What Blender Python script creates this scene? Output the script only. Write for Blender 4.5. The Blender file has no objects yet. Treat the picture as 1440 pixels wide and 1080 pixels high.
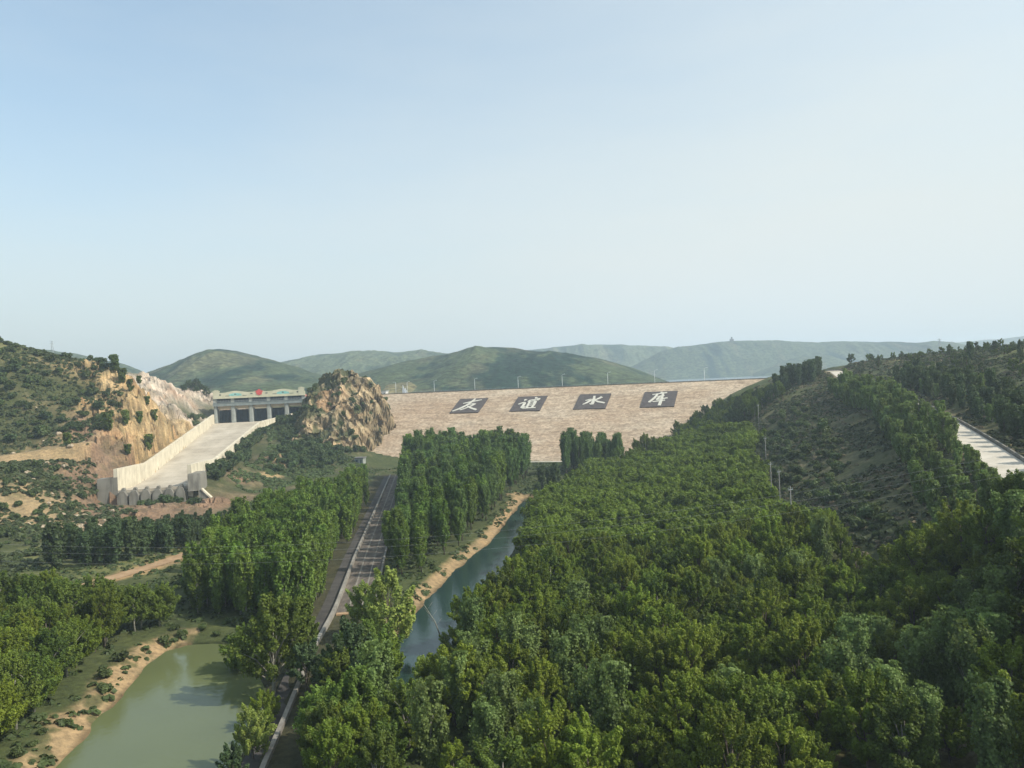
import bpy, math
import numpy as np
from mathutils import Matrix, Vector

PI = math.pi
R = math.radians
rng = np.random.default_rng(7)
C = bpy.context.scene.collection
EYE, FPX = 43.0, 1100.0
cr, sr = math.cos(R(2.5)), math.sin(R(2.5))


def ray(px, py):
    dx, dy = px - 720, 540 - py
    return (dx * cr + dy * sr) / FPX, (dy * cr - dx * sr) / FPX


def PZ(px, py, z):
    a, b = ray(px, py)
    Y = (z - EYE) / b
    return (a * Y, Y, z)


def PY(px, py, Y):
    a, b = ray(px, py)
    return (a * Y, Y, EYE + b * Y)


# ------------------------------------------------------------------ noise
def _hash(ix, iy, iz, seed):
    h = (ix.astype(np.int64) * 374761393 + iy.astype(np.int64) * 668265263 + iz.astype(np.int64) * 1440662683 + seed * 974711) & 0xFFFFFFFF
    h = ((h ^ (h >> 13)) * 1274126177) & 0xFFFFFFFF
    h = ((h ^ (h >> 16)) * 2246822519) & 0xFFFFFFFF
    return ((h ^ (h >> 15)) & 0xFFFFFF) / float(0xFFFFFF)


def vnoise(p, seed=0):
    i = np.floor(p)
    f = p - i
    f = f * f * (3 - 2 * f)
    i = i.astype(np.int64)
    out = 0
    for a in (0, 1):
        wx = f[:, 0] if a else 1 - f[:, 0]
        for b in (0, 1):
            wy = f[:, 1] if b else 1 - f[:, 1]
            for c in (0, 1):
                wz = f[:, 2] if c else 1 - f[:, 2]
                out = out + wx * wy * wz * _hash(i[:, 0] + a, i[:, 1] + b, i[:, 2] + c, seed)
    return out * 2 - 1


def fbm(p, octv=4, seed=0, ridged=False):
    a, s, t = 1.0, 0.0, 0.0
    q = p.copy()
    for k in range(octv):
        n = vnoise(q, seed + k * 17)
        if ridged:
            n = 1 - 2 * np.abs(n)
        s = s + a * n
        t += a
        a *= 0.5
        q = q * 2.03 + 11.3
    return s / t


def cells(p, seed=0):
    """random value of the nearest jittered cell, and distance to it"""
    i = np.floor(p).astype(np.int64)
    best = np.full(len(p), 9.0)
    val = np.zeros(len(p))
    for a in (-1, 0, 1):
        for b in (-1, 0, 1):
            for c in (-1, 0, 1):
                ix, iy, iz = i[:, 0] + a, i[:, 1] + b, i[:, 2] + c
                fx = ix + _hash(ix, iy, iz, seed + 1)
                fy = iy + _hash(ix, iy, iz, seed + 2)
                fz = iz + _hash(ix, iy, iz, seed + 3)
                d = (p[:, 0] - fx) ** 2 + (p[:, 1] - fy) ** 2 + (p[:, 2] - fz) ** 2
                m = d < best
                best[m] = d[m]
                val[m] = _hash(ix, iy, iz, seed + 4)[m]
    return val, np.sqrt(best)


def xyz(x, y, z=None, s=1.0):
    return np.stack([x, y, np.zeros_like(x) if z is None else z], 1) * s


def sstep(a, b, x):
    t = np.clip((x - a) / (b - a), 0, 1)
    return t * t * (3 - 2 * t)


# ------------------------------------------------------------------ mesh helpers
def npmesh(name, V, F, mats=(), midx=None, smooth=False, col=None):
    V = np.asarray(V, np.float32)
    F = np.asarray(F, np.int32)
    me = bpy.data.meshes.new(name)
    me.vertices.add(len(V))
    me.vertices.foreach_set('co', V.ravel())
    k = F.shape[1]
    me.loops.add(F.size)
    me.loops.foreach_set('vertex_index', F.ravel())
    me.polygons.add(len(F))
    me.polygons.foreach_set('loop_start', np.arange(0, F.size, k, dtype=np.int32))
    me.polygons.foreach_set('loop_total', np.full(len(F), k, np.int32))
    if midx is not None:
        me.polygons.foreach_set('material_index', np.asarray(midx, np.int32))
    me.polygons.foreach_set('use_smooth', np.full(len(F), bool(smooth)))
    if col is not None:
        ca = me.color_attributes.new('Col', 'FLOAT_COLOR', 'POINT')
        c4 = np.ones((len(V), 4), np.float32)
        c4[:, :col.shape[1]] = col
        ca.data.foreach_set('color', c4.ravel())
    me.update(calc_edges=True)
    for m in mats:
        me.materials.append(m)
    return me


class MB:
    """collects shapes for ONE mesh object"""

    def __init__(self):
        self.v, self.f, self.s = [], [], []

    def add(self, vs, fs, smooth=False):
        o = len(self.v)
        self.v += [tuple(map(float, q)) for q in vs]
        self.f += [tuple(o + i for i in f) for f in fs]
        self.s += [smooth] * len(fs)

    def box(self, x0, x1, y0, y1, z0, z1):
        vs = [(x, y, z) for z in (z0, z1) for y in (y0, y1) for x in (x0, x1)]
        self.add(vs, [(0, 2, 3, 1), (4, 5, 7, 6), (0, 1, 5, 4), (2, 6, 7, 3), (0, 4, 6, 2), (1, 3, 7, 5)])

    def hexa(self, b, t):
        """b, t: four bottom and four top points, counter-clockwise"""
        self.add(list(b) + list(t), [(3, 2, 1, 0), (4, 5, 6, 7)] + [(i, (i + 1) % 4, 4 + (i + 1) % 4, 4 + i) for i in range(4)])

    def prism(self, poly, fn, d0, d1):
        """poly in 2D extruded from d0 to d1, fn(u, v, d) -> point"""
        n = len(poly)
        vs = [fn(u, v, d0) for u, v in poly] + [fn(u, v, d1) for u, v in poly]
        self.add(vs, [tuple(range(n - 1, -1, -1)), tuple(range(n, 2 * n))] + [(i, (i + 1) % n, n + (i + 1) % n, n + i) for i in range(n)])

    def tube(self, pts, rad, n=7, cap=True):
        pts = [Vector(p) for p in pts]
        vs, fs = [], []
        for k, p in enumerate(pts):
            t = (pts[min(k + 1, len(pts) - 1)] - pts[max(k - 1, 0)]).normalized()
            a = t.orthogonal().normalized() if abs(t.z) < .95 else Vector((1, 0, 0))
            a = (a - t * a.dot(t)).normalized()
            b = t.cross(a)
            r = rad[k] if hasattr(rad, '__len__') else rad
            for j in range(n):
                q = p + (a * math.cos(2 * PI * j / n) + b * math.sin(2 * PI * j / n)) * r
                vs.append(q)
        for k in range(len(pts) - 1):
            for j in range(n):
                fs.append((k * n + j, k * n + (j + 1) % n, (k + 1) * n + (j + 1) % n, (k + 1) * n + j))
        if cap:
            fs.append(tuple(range(n - 1, -1, -1)))
            fs.append(tuple((len(pts) - 1) * n + j for j in range(n)))
        self.add(vs, fs, True)

    def mesh(self, name, mat):
        me = bpy.data.meshes.new(name)
        me.from_pydata(self.v, [], self.f)
        me.polygons.foreach_set('use_smooth', self.s)
        me.update()
        for m in (mat if isinstance(mat, (list, tuple)) else [mat]):
            me.materials.append(m)
        return me

    def build(self, name, mat, parent=None):
        return link(name, self.mesh(name, mat), parent)


def link(name, me, parent=None):
    o = bpy.data.objects.new(name, me)
    C.objects.link(o)
    o.parent = parent
    return o


def tag(o, label=None, cat=None, group=None, kind=None):
    for k, v in (('label', label), ('category', cat), ('group', group), ('kind', kind)):
        if v:
            o[k] = v
    return o


def thing(name, label, cat, loc=(0, 0, 0), rz=0.0, group=None, scale=None):
    o = bpy.data.objects.new(name, None)
    o.empty_display_size = 0.3
    C.objects.link(o)
    o.location = loc
    o.rotation_euler = (0, 0, rz)
    if scale is not None:
        o.scale = scale
    return tag(o, label, cat, group)


# ------------------------------------------------------------------ materials
def new_mat(name):
    m = bpy.data.materials.new(name)
    m.use_nodes = True
    nt = m.node_tree
    return m, nt, nt.nodes['Principled BSDF']


def nd(nt, typ, **kw):
    n = nt.nodes.new(typ)
    for k, v in kw.items():
        setattr(n, k, v)
    return n


def rgb(c):
    return (c[0], c[1], c[2], 1.0)


def noise_tex(nt, scale, detail=4, rough=0.6, vec=None, stretch=None, coord='Object'):
    n = nd(nt, 'ShaderNodeTexNoise')
    n.inputs['Scale'].default_value = scale
    n.inputs['Detail'].default_value = detail
    n.inputs['Roughness'].default_value = rough
    if vec is None:
        tc = nd(nt, 'ShaderNodeTexCoord')
        vec = tc.outputs[coord]
    if stretch:
        mp = nd(nt, 'ShaderNodeMapping')
        mp.inputs['Scale'].default_value = stretch
        nt.links.new(vec, mp.inputs['Vector'])
        vec = mp.outputs['Vector']
    nt.links.new(vec, n.inputs['Vector'])
    return n


def ramp(nt, fac, stops):
    r = nd(nt, 'ShaderNodeValToRGB')
    e = r.color_ramp.elements
    while len(e) < len(stops):
        e.new(0.5)
    for k, (p, c) in enumerate(stops):
        e[k].position = p
        e[k].color = rgb(c)
    nt.links.new(fac, r.inputs['Fac'])
    return r.outputs['Color']


def mix(nt, a, b, fac=0.5, mode='MIX'):
    n = nd(nt, 'ShaderNodeMix', data_type='RGBA', blend_type=mode)
    for s, v in ((n.inputs['Factor'], fac), (n.inputs['A'], a), (n.inputs['B'], b)):
        if hasattr(v, 'is_output'):
            nt.links.new(v, s)
        elif s.type == 'VALUE':
            s.default_value = v
        else:
            s.default_value = rgb(v)
    return n.outputs['Result']


def bump(nt, bs, height, dist, strength=1.0):
    b = nd(nt, 'ShaderNodeBump')
    b.inputs['Distance'].default_value = dist
    b.inputs['Strength'].default_value = strength
    nt.links.new(height, b.inputs['Height'])
    nt.links.new(b.outputs['Normal'], bs.inputs['Normal'])


def simple_mat(name, stops, scale=1.0, rough=0.8, stretch=None, bumpd=0.0, detail=5, metallic=0.0):
    m, nt, bs = new_mat(name)
    n = noise_tex(nt, scale, detail, 0.62, stretch=stretch)
    nt.links.new(ramp(nt, n.outputs['Fac'], stops), bs.inputs['Base Color'])
    bs.inputs['Roughness'].default_value = rough
    bs.inputs['Metallic'].default_value = metallic
    bs.inputs['Specular IOR Level'].default_value = 0.25
    if bumpd:
        bump(nt, bs, n.outputs['Fac'], bumpd)
    return m


def leaf_mat(name, base, var=0.35, hue=0.012, trans=0.34):
    m, nt, bs = new_mat(name)
    oi = nd(nt, 'ShaderNodeObjectInfo')
    at = nd(nt, 'ShaderNodeAttribute', attribute_name='Col')
    hs = nd(nt, 'ShaderNodeHueSaturation')
    hs.inputs['Color'].default_value = rgb(base)

    def lin(src, a, b):
        mr = nd(nt, 'ShaderNodeMapRange')
        mr.inputs['To Min'].default_value = a
        mr.inputs['To Max'].default_value = b
        nt.links.new(src, mr.inputs['Value'])
        return mr.outputs['Result']
    nt.links.new(lin(oi.outputs['Random'], 0.5 - hue, 0.5 + hue), hs.inputs['Hue'])
    mu = nd(nt, 'ShaderNodeMath', operation='MULTIPLY')
    wn = nd(nt, 'ShaderNodeTexWhiteNoise', noise_dimensions='1D')
    nt.links.new(oi.outputs['Random'], wn.inputs['W'])
    nt.links.new(lin(wn.outputs['Value'], 1 - var, 1 + var), mu.inputs[0])
    nt.links.new(lin(at.outputs['Fac'], 0.55, 1.45), mu.inputs[1])
    nt.links.new(mu.outputs[0], hs.inputs['Value'])
    nt.links.new(hs.outputs['Color'], bs.inputs['Base Color'])
    bs.inputs['Roughness'].default_value = 0.55
    bs.inputs['Specular IOR Level'].default_value = 0.25
    tr = nd(nt, 'ShaderNodeBsdfTranslucent')
    ty = mix(nt, hs.outputs['Color'], (0.16, 0.2, 0.03), 0.25)
    nt.links.new(ty, tr.inputs['Color'])
    ms = nd(nt, 'ShaderNodeMixShader')
    ms.inputs['Fac'].default_value = trans
    nt.links.new(bs.outputs[0], ms.inputs[1])
    nt.links.new(tr.outputs[0], ms.inputs[2])
    nt.links.new(ms.outputs[0], nt.nodes['Material Output'].inputs['Surface'])
    return m


def ground_mat(name, fine=0.9, coarse=0.12, bumpd=0.25, lo=.45, hi=1.5):
    """painted soil / rock zones come from the mesh attribute, broken up by noise"""
    m, nt, bs = new_mat(name)
    at = nd(nt, 'ShaderNodeAttribute', attribute_name='Col')
    n1 = noise_tex(nt, fine, 6, 0.7)
    n2 = noise_tex(nt, coarse, 5, 0.6)
    c1 = ramp(nt, n1.outputs['Fac'], [(0.25 if lo > .4 else .36, (lo, lo, lo)), (0.5, (0.98, 0.98, 0.96)), (0.75 if lo > .4 else .64, (hi, hi * .97, hi * .9))])
    c2 = ramp(nt, n2.outputs['Fac'], [(0.3, (0.72, 0.76, 0.74)), (0.7, (1.22, 1.16, 1.08))])
    c = mix(nt, at.outputs['Color'], c1, 1.0, 'MULTIPLY')
    c = mix(nt, c, c2, 1.0, 'MULTIPLY')
    nt.links.new(c, bs.inputs['Base Color'])
    bs.inputs['Roughness'].default_value = 0.95
    bs.inputs['Specular IOR Level'].default_value = 0.1
    bump(nt, bs, n1.outputs['Fac'], bumpd, 0.8)
    return m


def water_mat(name, base, rough=0.04, wave=0.02, scale=0.8, spec=0.5):
    m, nt, bs = new_mat(name)
    n = noise_tex(nt, 0.03, 3, 0.5)
    nt.links.new(ramp(nt, n.outputs['Fac'], [(0.3, tuple(x * 0.85 for x in base)), (0.7, tuple(x * 1.12 for x in base))]), bs.inputs['Base Color'])
    bs.inputs['Roughness'].default_value = rough
    bs.inputs['IOR'].default_value = 1.33
    bs.inputs['Specular IOR Level'].default_value = spec
    w = noise_tex(nt, scale, 4, 0.55)
    bump(nt, bs, w.outputs['Fac'], wave, 0.5)
    return m


M = {}
M['bark'] = simple_mat('bark', [(0.3, (.07, .055, .04)), (0.7, (.17, .145, .115))], 3, 0.9)
M['pale_bark'] = simple_mat('pale_bark', [(0.3, (.16, .15, .12)), (0.7, (.34, .33, .28))], 3, 0.9)
M['concrete'] = simple_mat('weathered_concrete', [(0.3, (.25, .235, .205)), (0.7, (.42, .40, .35))], 0.35, 0.85, bumpd=0.02)
M['grey_concrete'] = simple_mat('grey_concrete', [(0.3, (.15, .145, .135)), (0.7, (.29, .28, .255))], 0.5, 0.9, bumpd=0.03, stretch=(1, 1, .45))
M['cream_concrete'] = simple_mat('cream_concrete', [(0.25, (.46, .42, .33)), (0.7, (.68, .64, .53))], 0.12, 0.8, bumpd=0.02)
def streaked(name, base, dark, rough=.85):
    m, nt, bs = new_mat(name)
    n1 = noise_tex(nt, .8, 5, .6, stretch=(.9, .9, .07))
    n2 = noise_tex(nt, .22, 5, .65)
    c = mix(nt, base, dark, ramp(nt, n1.outputs['Fac'], [(.48, (0, 0, 0)), (.72, (.85, .85, .85))]))
    c = mix(nt, c, ramp(nt, n2.outputs['Fac'], [(.3, (.78, .76, .72)), (.7, (1.12, 1.11, 1.08))]), 1.0, 'MULTIPLY')
    nt.links.new(c, bs.inputs['Base Color'])
    bs.inputs['Roughness'].default_value = rough
    bs.inputs['Specular IOR Level'].default_value = .2
    return m


M['cream_concrete'] = streaked('streaked_cream_concrete', (.62, .57, .46), (.40, .35, .27))
M['grey_concrete'] = streaked('streaked_shaded_grey_concrete', (.22, .21, .185), (.085, .08, .072), .9)  # streaks, and a dark grey that stands in for shade on the lip piers
M['cream_paint'] = simple_mat('cream_paint', [(0.3, (.42, .41, .29)), (0.7, (.54, .52, .39))], 0.4, 0.7)
M['column_paint'] = simple_mat('column_paint', [(0.3, (.20, .22, .205)), (0.7, (.32, .335, .31))], 0.6, 0.7)
M['beam_paint'] = simple_mat('beam_paint', [(0.3, (.14, .17, .17)), (0.7, (.22, .25, .25))], 0.6, 0.7)
M['gate_steel'] = simple_mat('gate_steel', [(0.3, (.003, .013, .022)), (0.7, (.010, .026, .040))], 0.5, 0.9)
M['rear'] = simple_mat('dark_blue_wall', [(0.3, (.06, .085, .11)), (0.7, (.11, .14, .17))], .5, .7)  # dark blue wall at the back of the gatehouse gallery
M['lintel'] = simple_mat('stained_lintel', [(0.3, (.28, .22, .14)), (0.7, (.42, .36, .26))], 0.5, 0.85)
M['blue_glass'] = simple_mat('dark_window_glass', [(0.3, (.02, .04, .07)), (0.7, (.05, .08, .12))], 0.4, 0.25)
M['rail'] = simple_mat('rail_metal', [(0.3, (.25, .29, .31)), (0.7, (.38, .42, .44))], 2, 0.5)
M['mural'] = simple_mat('teal_mural', [(0.3, (.12, .36, .34)), (0.7, (.30, .55, .52))], 0.5, 0.7)
M['red'] = simple_mat('red_paint', [(0.3, (.42, .05, .05)), (0.7, (.60, .10, .09))], 1, 0.6)
M['motif'] = simple_mat('dark_motif', [(0.3, (.06, .08, .07)), (0.7, (.12, .14, .12))], 1, 0.7)
M['panel'] = simple_mat('dark_stone_panel', [(0.3, (.055, .047, .045)), (0.7, (.105, .09, .085))], 0.5, 0.9, bumpd=0.05)
M['letter'] = simple_mat('white_stone_lettering', [(0.3, (.44, .42, .36)), (0.7, (.60, .58, .50))], 0.6, 0.85)
M['parapet'] = simple_mat('pale_parapet_stone', [(0.3, (.17, .155, .135)), (0.7, (.31, .29, .25))], 0.4, 0.85, bumpd=0.02)
M['asphalt'] = simple_mat('worn_asphalt', [(0.3, (.040, .037, .034)), (0.7, (.085, .077, .07))], 0.35, 0.9)
M['pale_road'] = simple_mat('pale_concrete_road', [(0.3, (.42, .38, .31)), (0.7, (.56, .51, .43))], 0.25, 0.85)
M['dirt'] = simple_mat('orange_dirt', [(0.3, (.26, .165, .09)), (0.7, (.40, .27, .16))], 0.4, 0.95, bumpd=0.1)
M['pole'] = simple_mat('concrete_pole', [(0.3, (.17, .17, .16)), (0.7, (.25, .245, .23))], 1, 0.8)
M['white_metal'] = simple_mat('white_metal', [(0.3, (.62, .64, .66)), (0.7, (.74, .76, .78))], 1, 0.5)
M['cable'] = simple_mat('aluminium_cable', [(0.3, (.30, .31, .31)), (0.7, (.42, .42, .42))], 1, 0.5)
M['white_wall'] = simple_mat('whitewashed_wall', [(0.3, (.55, .54, .51)), (0.7, (.70, .69, .66))], 0.5, 0.8)
M['column'] = M['column_paint']
M['roof_grey'] = simple_mat('grey_roof', [(0.3, (.12, .11, .11)), (0.7, (.2, .19, .185))], 0.8, 0.85)
M['roof_red'] = simple_mat('red_tile_roof', [(0.3, (.26, .10, .07)), (0.7, (.38, .17, .12))], 0.8, 0.85)

M['leaf_young'] = leaf_mat('young_poplar_leaves', (.120, .188, .028), .24)
M['leaf_grove'] = leaf_mat('grove_poplar_leaves', (.096, .158, .040), .24)
M['leaf_broad'] = leaf_mat('broadleaf_leaves', (.158, .210, .024), .28, .012, .46)
M['leaf_mid'] = leaf_mat('mid_green_leaves', (.112, .162, .026), .26, .012, .42)
M['leaf_dark'] = leaf_mat('dark_leaves', (.066, .102, .038), .28)
M['leaf_silver'] = leaf_mat('silver_poplar_leaves', (.160, .225, .066), .20, .012, .42)
M['leaf_willow'] = leaf_mat('pale_willow_leaves', (.27, .34, .075), .10, .008, .42)
M['leaf_shrub'] = leaf_mat('shrub_leaves', (.082, .112, .038), .3)
M['leaf_scrub'] = leaf_mat('scrub_leaves', (.070, .088, .036), .22)
M['leaf_dry'] = leaf_mat('dry_scrub_leaves', (.125, .105, .062), .2, .012)
M['ground'] = ground_mat('soil_and_rock')
M['rock'] = ground_mat('granite_rock', 0.8, 0.1, 0.35)


def dam_mat():
    m, nt, bs = new_mat('pitched_stone')
    n1 = noise_tex(nt, 1.3, 6, 0.75, stretch=(0.5, 1, 1))
    n2 = noise_tex(nt, 0.05, 5, 0.65, stretch=(0.35, 1, 1))
    n3 = noise_tex(nt, 0.40, 5, 0.7, stretch=(0.25, 1, 1))
    vo = nd(nt, 'ShaderNodeTexVoronoi')
    vo.inputs['Scale'].default_value = 0.75
    tc = nd(nt, 'ShaderNodeTexCoord')
    nt.links.new(tc.outputs['Object'], vo.inputs['Vector'])
    c = ramp(nt, n2.outputs['Fac'], [(0.30, (.335, .25, .175)), (0.5, (.385, .31, .23)), (0.70, (.45, .385, .30))])
    c = mix(nt, c, ramp(nt, n1.outputs['Fac'], [(0.3, (.66, .63, .60)), (0.5, (1, 1, 1)), (0.72, (1.32, 1.31, 1.3))]), 1.0, 'MULTIPLY')
    c = mix(nt, c, ramp(nt, n3.outputs['Fac'], [(0.35, (.78, .75, .72)), (0.6, (1.12, 1.1, 1.08))]), 1.0, 'MULTIPLY')
    sp = nd(nt, 'ShaderNodeSeparateColor')
    nt.links.new(vo.outputs['Color'], sp.inputs[0])
    c = mix(nt, c, ramp(nt, sp.outputs[0], [(0.0, (.78, .76, .75)), (1.0, (1.2, 1.18, 1.15))]), 1.0, 'MULTIPLY')
    nt.links.new(c, bs.inputs['Base Color'])
    bs.inputs['Roughness'].default_value = 0.95
    bs.inputs['Specular IOR Level'].default_value = 0.1
    bump(nt, bs, n1.outputs['Fac'], 0.25, 0.8)
    return m


M['dam'] = dam_mat()

# ------------------------------------------------------------------ layout
TH = R(19.8)
DA = np.array([-80.0, 550.0])                       # left end of the dam crest
DU = np.array([math.cos(TH), -math.sin(TH)])        # along the crest, to the right
DN = np.array([-math.sin(TH), -math.cos(TH)])       # downstream
CREST, SLOPE = 39.5, 2.15

SO = np.array([-214.0, 560.0])                      # gatehouse left corner, chute station 0
SA = math.atan2(.219, .976)
SE = np.array([.976, .219])
SD = np.array([.219, -.976])
SLEN = 256.0


def floor_z(s):
    return np.interp(s, [-10, 0, 205, 232, 256], [24, 24, 7.0, 6.3, 7.6])


def wall_z(s):
    return np.interp(s, [-10, 0, 206, 256], [30.5, 30.5, 14.3, 16.2])


def chute_w(s):
    return np.interp(s, [-10, 0, 60, 256], [63, 63, 36, 26.0])


ROADC = [(40, 40, 13.0), (60, 75, 17.0), (87, 130, 21.6), (105, 175, 24), (122, 220, 26.4), (138, 275, 31), (151, 340, 35), (164, 385, 39), (174, 420, 42.6), (186, 470, 42.5), (205, 560, 39), (225, 640, 38)]
POND = [PZ(*q, -.8)[:2] for q in [(40, 1130), (80, 1080), (118, 1035), (150, 1000), (205, 940), (235, 915), (262, 906), (300, 904), (335, 908), (352, 920), (372, 960), (376, 1010), (352, 1050), (322, 1090), (300, 1130)]]
CANAL = [PZ(*q, -.8)[:2] for q in [(737, 701), (690, 762), (640, 803), (590, 853), (560, 893), (546, 925), (556, 970), (590, 1000), (612, 975), (625, 930), (660, 888), (695, 850), (705, 800), (727, 765), (752, 722), (752, 705)]]
PARA = [PZ(*q, 1.0) for q in [(549, 668), (522, 730), (500, 780), (470, 860), (440, 912), (405, 1000), (370, 1080), (350, 1130)]]
TRACK = [(-125, 150, 1.0), (-104, 168, 1.2), (-92, 195, 1.4), (-86, 218, 1.6), (-80, 236, 1.8), (-76, 262, 2.0)]
BENCH = [(-250, 315, 20.5), (-218, 330, 22), (-200, 336, 24), (-187, 340, 26)]

# ground: control points (x, y, z, colour class)
H = 'green_slope'
G, D, T, K, S, P, B, L = 'scrub', 'floor', 'tan', 'cliff', 'scree', 'rubble', 'brown', 'lightgrass'
COLS = {G: (.058, .066, .030), D: (.062, .076, .032), T: (.29, .215, .13), K: (.37, .265, .15), S: (.21, .14, .098), P: (.43, .36, .31), B: (.092, .092, .050), L: (.13, .14, .06), H: (.085, .10, .042)}
CP = []


def cz(px, py, z, c): CP.append((*PZ(px, py, z), c))
def cy(px, py, Y, c): CP.append((*PY(px, py, Y), c))
def cw(x, y, z, c): CP.append((x, y, z, c))


for x, y, z in [(-60, 50, 1), (-20, 50, 1), (10, 55, 1.5), (-30, 112, .8), (-20, 90, .8), (5, 90, 1), (25, 100, 2), (5, 130, .8), (35, 130, 2.2), (-50, 165, .7), (-33, 190, .8), (15, 175, .8), (42, 185, 1.8),
                (-60, 220, 1), (-35, 250, 1), (15, 240, .8), (50, 250, 2.2), (-75, 300, 1.5), (-30, 310, 1), (20, 310, 1), (60, 320, 3), (-80, 370, 2), (-55, 380, 1), (-20, 380, .8), (20, 390, 1), (55, 390, 2.2),
                (-70, 440, 1), (-20, 435, .5), (30, 425, .5), (70, 400, 5), (-75, 110, 1.5), (-100, 130, 2), (-95, 90, 3), (-78, 160, 1.2), (-130, 170, 2.5), (-150, 120, 8)]:
    cw(x, y, z, D)
# left bank scrub and the slope below the spillway
for a in [(0, 760, 3, G), (60, 800, 2, L), (100, 770, 2, L), (200, 770, 1.8, L), (60, 735, 4, T), (15, 720, 7, T), (300, 735, 2.0, D), (230, 735, 1.6, S), (165, 735, 1.6, S), (350, 730, 2, D), (420, 700, 2, D)]:
    cz(*a)
for a in [(20, 690, 275, T), (60, 668, 300, G), (105, 660, 318, S), (0, 660, 300, G), (130, 690, 312, S), (125, 645, 335, S), (60, 645, 328, T), (20, 650, 322, T)]:
    cy(*a)
for x, y, z in [(-150, 292, 2.5), (-135, 295, 1.6), (-120, 300, 1.8), (-150, 306, 1.4), (-125, 312, 1.4)]:
    cw(x, y, z, S)
# left hill
for a in [(0, 620, 345, G), (0, 560, 370, G), (0, 480, 420, L), (60, 600, 360, G), (60, 540, 390, G), (50, 492, 430, G), (110, 505, 430, G), (110, 560, 395, G), (140, 514, 425, K), (130, 600, 365, S), (165, 640, 345, S),
          (180, 526, 425, K), (195, 560, 405, K), (170, 590, 385, K), (150, 570, 390, K), (215, 600, 410, K), (190, 625, 365, K), (240, 590, 440, K), (170, 545, 410, K),
          (205, 532, 520, P), (225, 540, 530, P), (245, 552, 540, P), (270, 574, 555, P), (240, 575, 500, P), (260, 590, 500, P), (285, 590, 545, P)]:
    cy(*a)
for x, y, z, c in [(-300, 430, 77, G), (-330, 330, 48, G), (-360, 480, 78, G), (-300, 540, 72, G), (-260, 520, 62, G), (-240, 600, 50, P), (-260, 660, 45, G), (-250, 260, 22, G), (-200, 220, 9, G), (-180, 160, 9, G), (-250, 120, 25, G), (-330, 220, 45, G)]:
    cw(x, y, z, c)
# along the chute: cut slope on the left, fill on the right
for s in (0, 35, 70, 110, 150, 190, 225, 252):
    q = SO + SD * s - SE * 5
    cw(q[0], q[1], float(wall_z(s)) - (3.0 if s < 200 else 4.5), G if s < 60 else (K if s < 200 else S))
    w = float(chute_w(s))
    q = SO + SD * s + SE * (w + 5)
    dz = np.interp(s, [0, 60, 130, 205, 235, 256], [2.5, 6.5, 2.0, 2.5, 6, 11])
    cw(q[0], q[1], float(wall_z(s)) - float(dz), G)
for a in [(400, 590, 490, G), (345, 655, 395, G), (300, 668, 340, G), (375, 635, 420, G), (395, 640, 405, S), (375, 672, 365, G), (410, 665, 385, G), (345, 690, 345, G), (330, 672, 350, S), (420, 620, 455, G), (440, 600, 480, G), (450, 640, 430, B), (470, 655, 415, G)]:
    cy(*a)
for x, y, z, c in [(-120, 520, 33, G), (-100, 540, 38, G), (-140, 560, 36, G), (-85, 480, 10, D), (-95, 560, 38, G), (-118, 580, 38, D), (-150, 590, 37, D)]:
    cw(x, y, z, c)
# right slope, bench and hill
RC = np.array(ROADC, float)
for y in (110, 130, 175, 220, 275, 340, 385, 420):
    xr = np.interp(y, RC[:, 1], RC[:, 0])
    zr = np.interp(y, RC[:, 1], RC[:, 2])
    cw(xr - 6, y, zr - 1.0, B)
    cw(xr - 13, y, zr - np.interp(y, [110, 220, 300], [8.0, 4.5, 2.0]), B)
    cw(xr + 6, y, zr + .3, G)
    cw(xr + 16, y + 8, zr + np.interp(y, [110, 220, 420], [1.0, 2.0, 4.0]), G)
for x, y, z, c in [(52, 98, 4, T), (60, 100, 8, B), (62, 125, 6, B), (64, 186, 4, B), (84, 186, 14, B), (80, 230, 7, B), (98, 230, 16, B), (88, 285, 9, B), (110, 285, 21, B), (95, 335, 9, H), (120, 340, 25, B), (100, 385, 14, H), (130, 385, 30, H),
                   (85, 430, 7, H), (110, 435, 21, H), (130, 440, 33, H), (152, 440, 40, H), (158, 480, 41, H), (150, 520, 34, H), (170, 560, 38, H)]:
    cw(x, y, z, c)
for a in [(1440, 489, 300, L), (1370, 494, 350, L), (1300, 500, 400, L), (1240, 506, 430, L), (1190, 514, 455, H), (1440, 540, 240, H), (1380, 550, 250, H), (1300, 535, 330, H), (1250, 535, 370, H)]:
    cy(*a)
for x, y, z, c in [(260, 350, 48, L), (260, 250, 44, H), (200, 200, 37, H), (140, 120, 26, H), (120, 70, 24, H), (190, 100, 32, H), (250, 480, 47, L), (300, 400, 50, L), (320, 300, 48, H), (280, 560, 42, H), (230, 520, 44, H), (280, 150, 46, H)]:
    cw(x, y, z, c)
# reservoir bed
for x, y in [(-60, 600), (0, 590), (60, 570), (120, 550), (-100, 680), (0, 680), (100, 680), (-160, 720), (180, 700)]:
    cw(x, y, 22, D)

PT = np.array([(a, b, c) for a, b, c, _ in CP], float)
PC = np.array([COLS[k] for *_, k in CP], float)
PK = np.array([{K: 1.0, P: .75, S: .58, T: .36, B: .3, G: .28, H: .28, L: .15, D: .06}[k] for *_, k in CP])


def _phi(d): return np.sqrt(d * d + 25.0)


def _fit():
    n = len(PT)
    d = np.sqrt(((PT[:, None, :2] - PT[None, :, :2]) ** 2).sum(-1))
    A = np.zeros((n + 3, n + 3))
    A[:n, :n] = _phi(d) - np.eye(n) * 1.2
    A[:n, n] = 1
    A[:n, n + 1:] = PT[:, :2] / 100
    A[n:, :n] = A[:n, n:].T
    b = np.zeros(n + 3)
    b[:n] = PT[:, 2]
    return np.linalg.solve(A, b)


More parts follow.
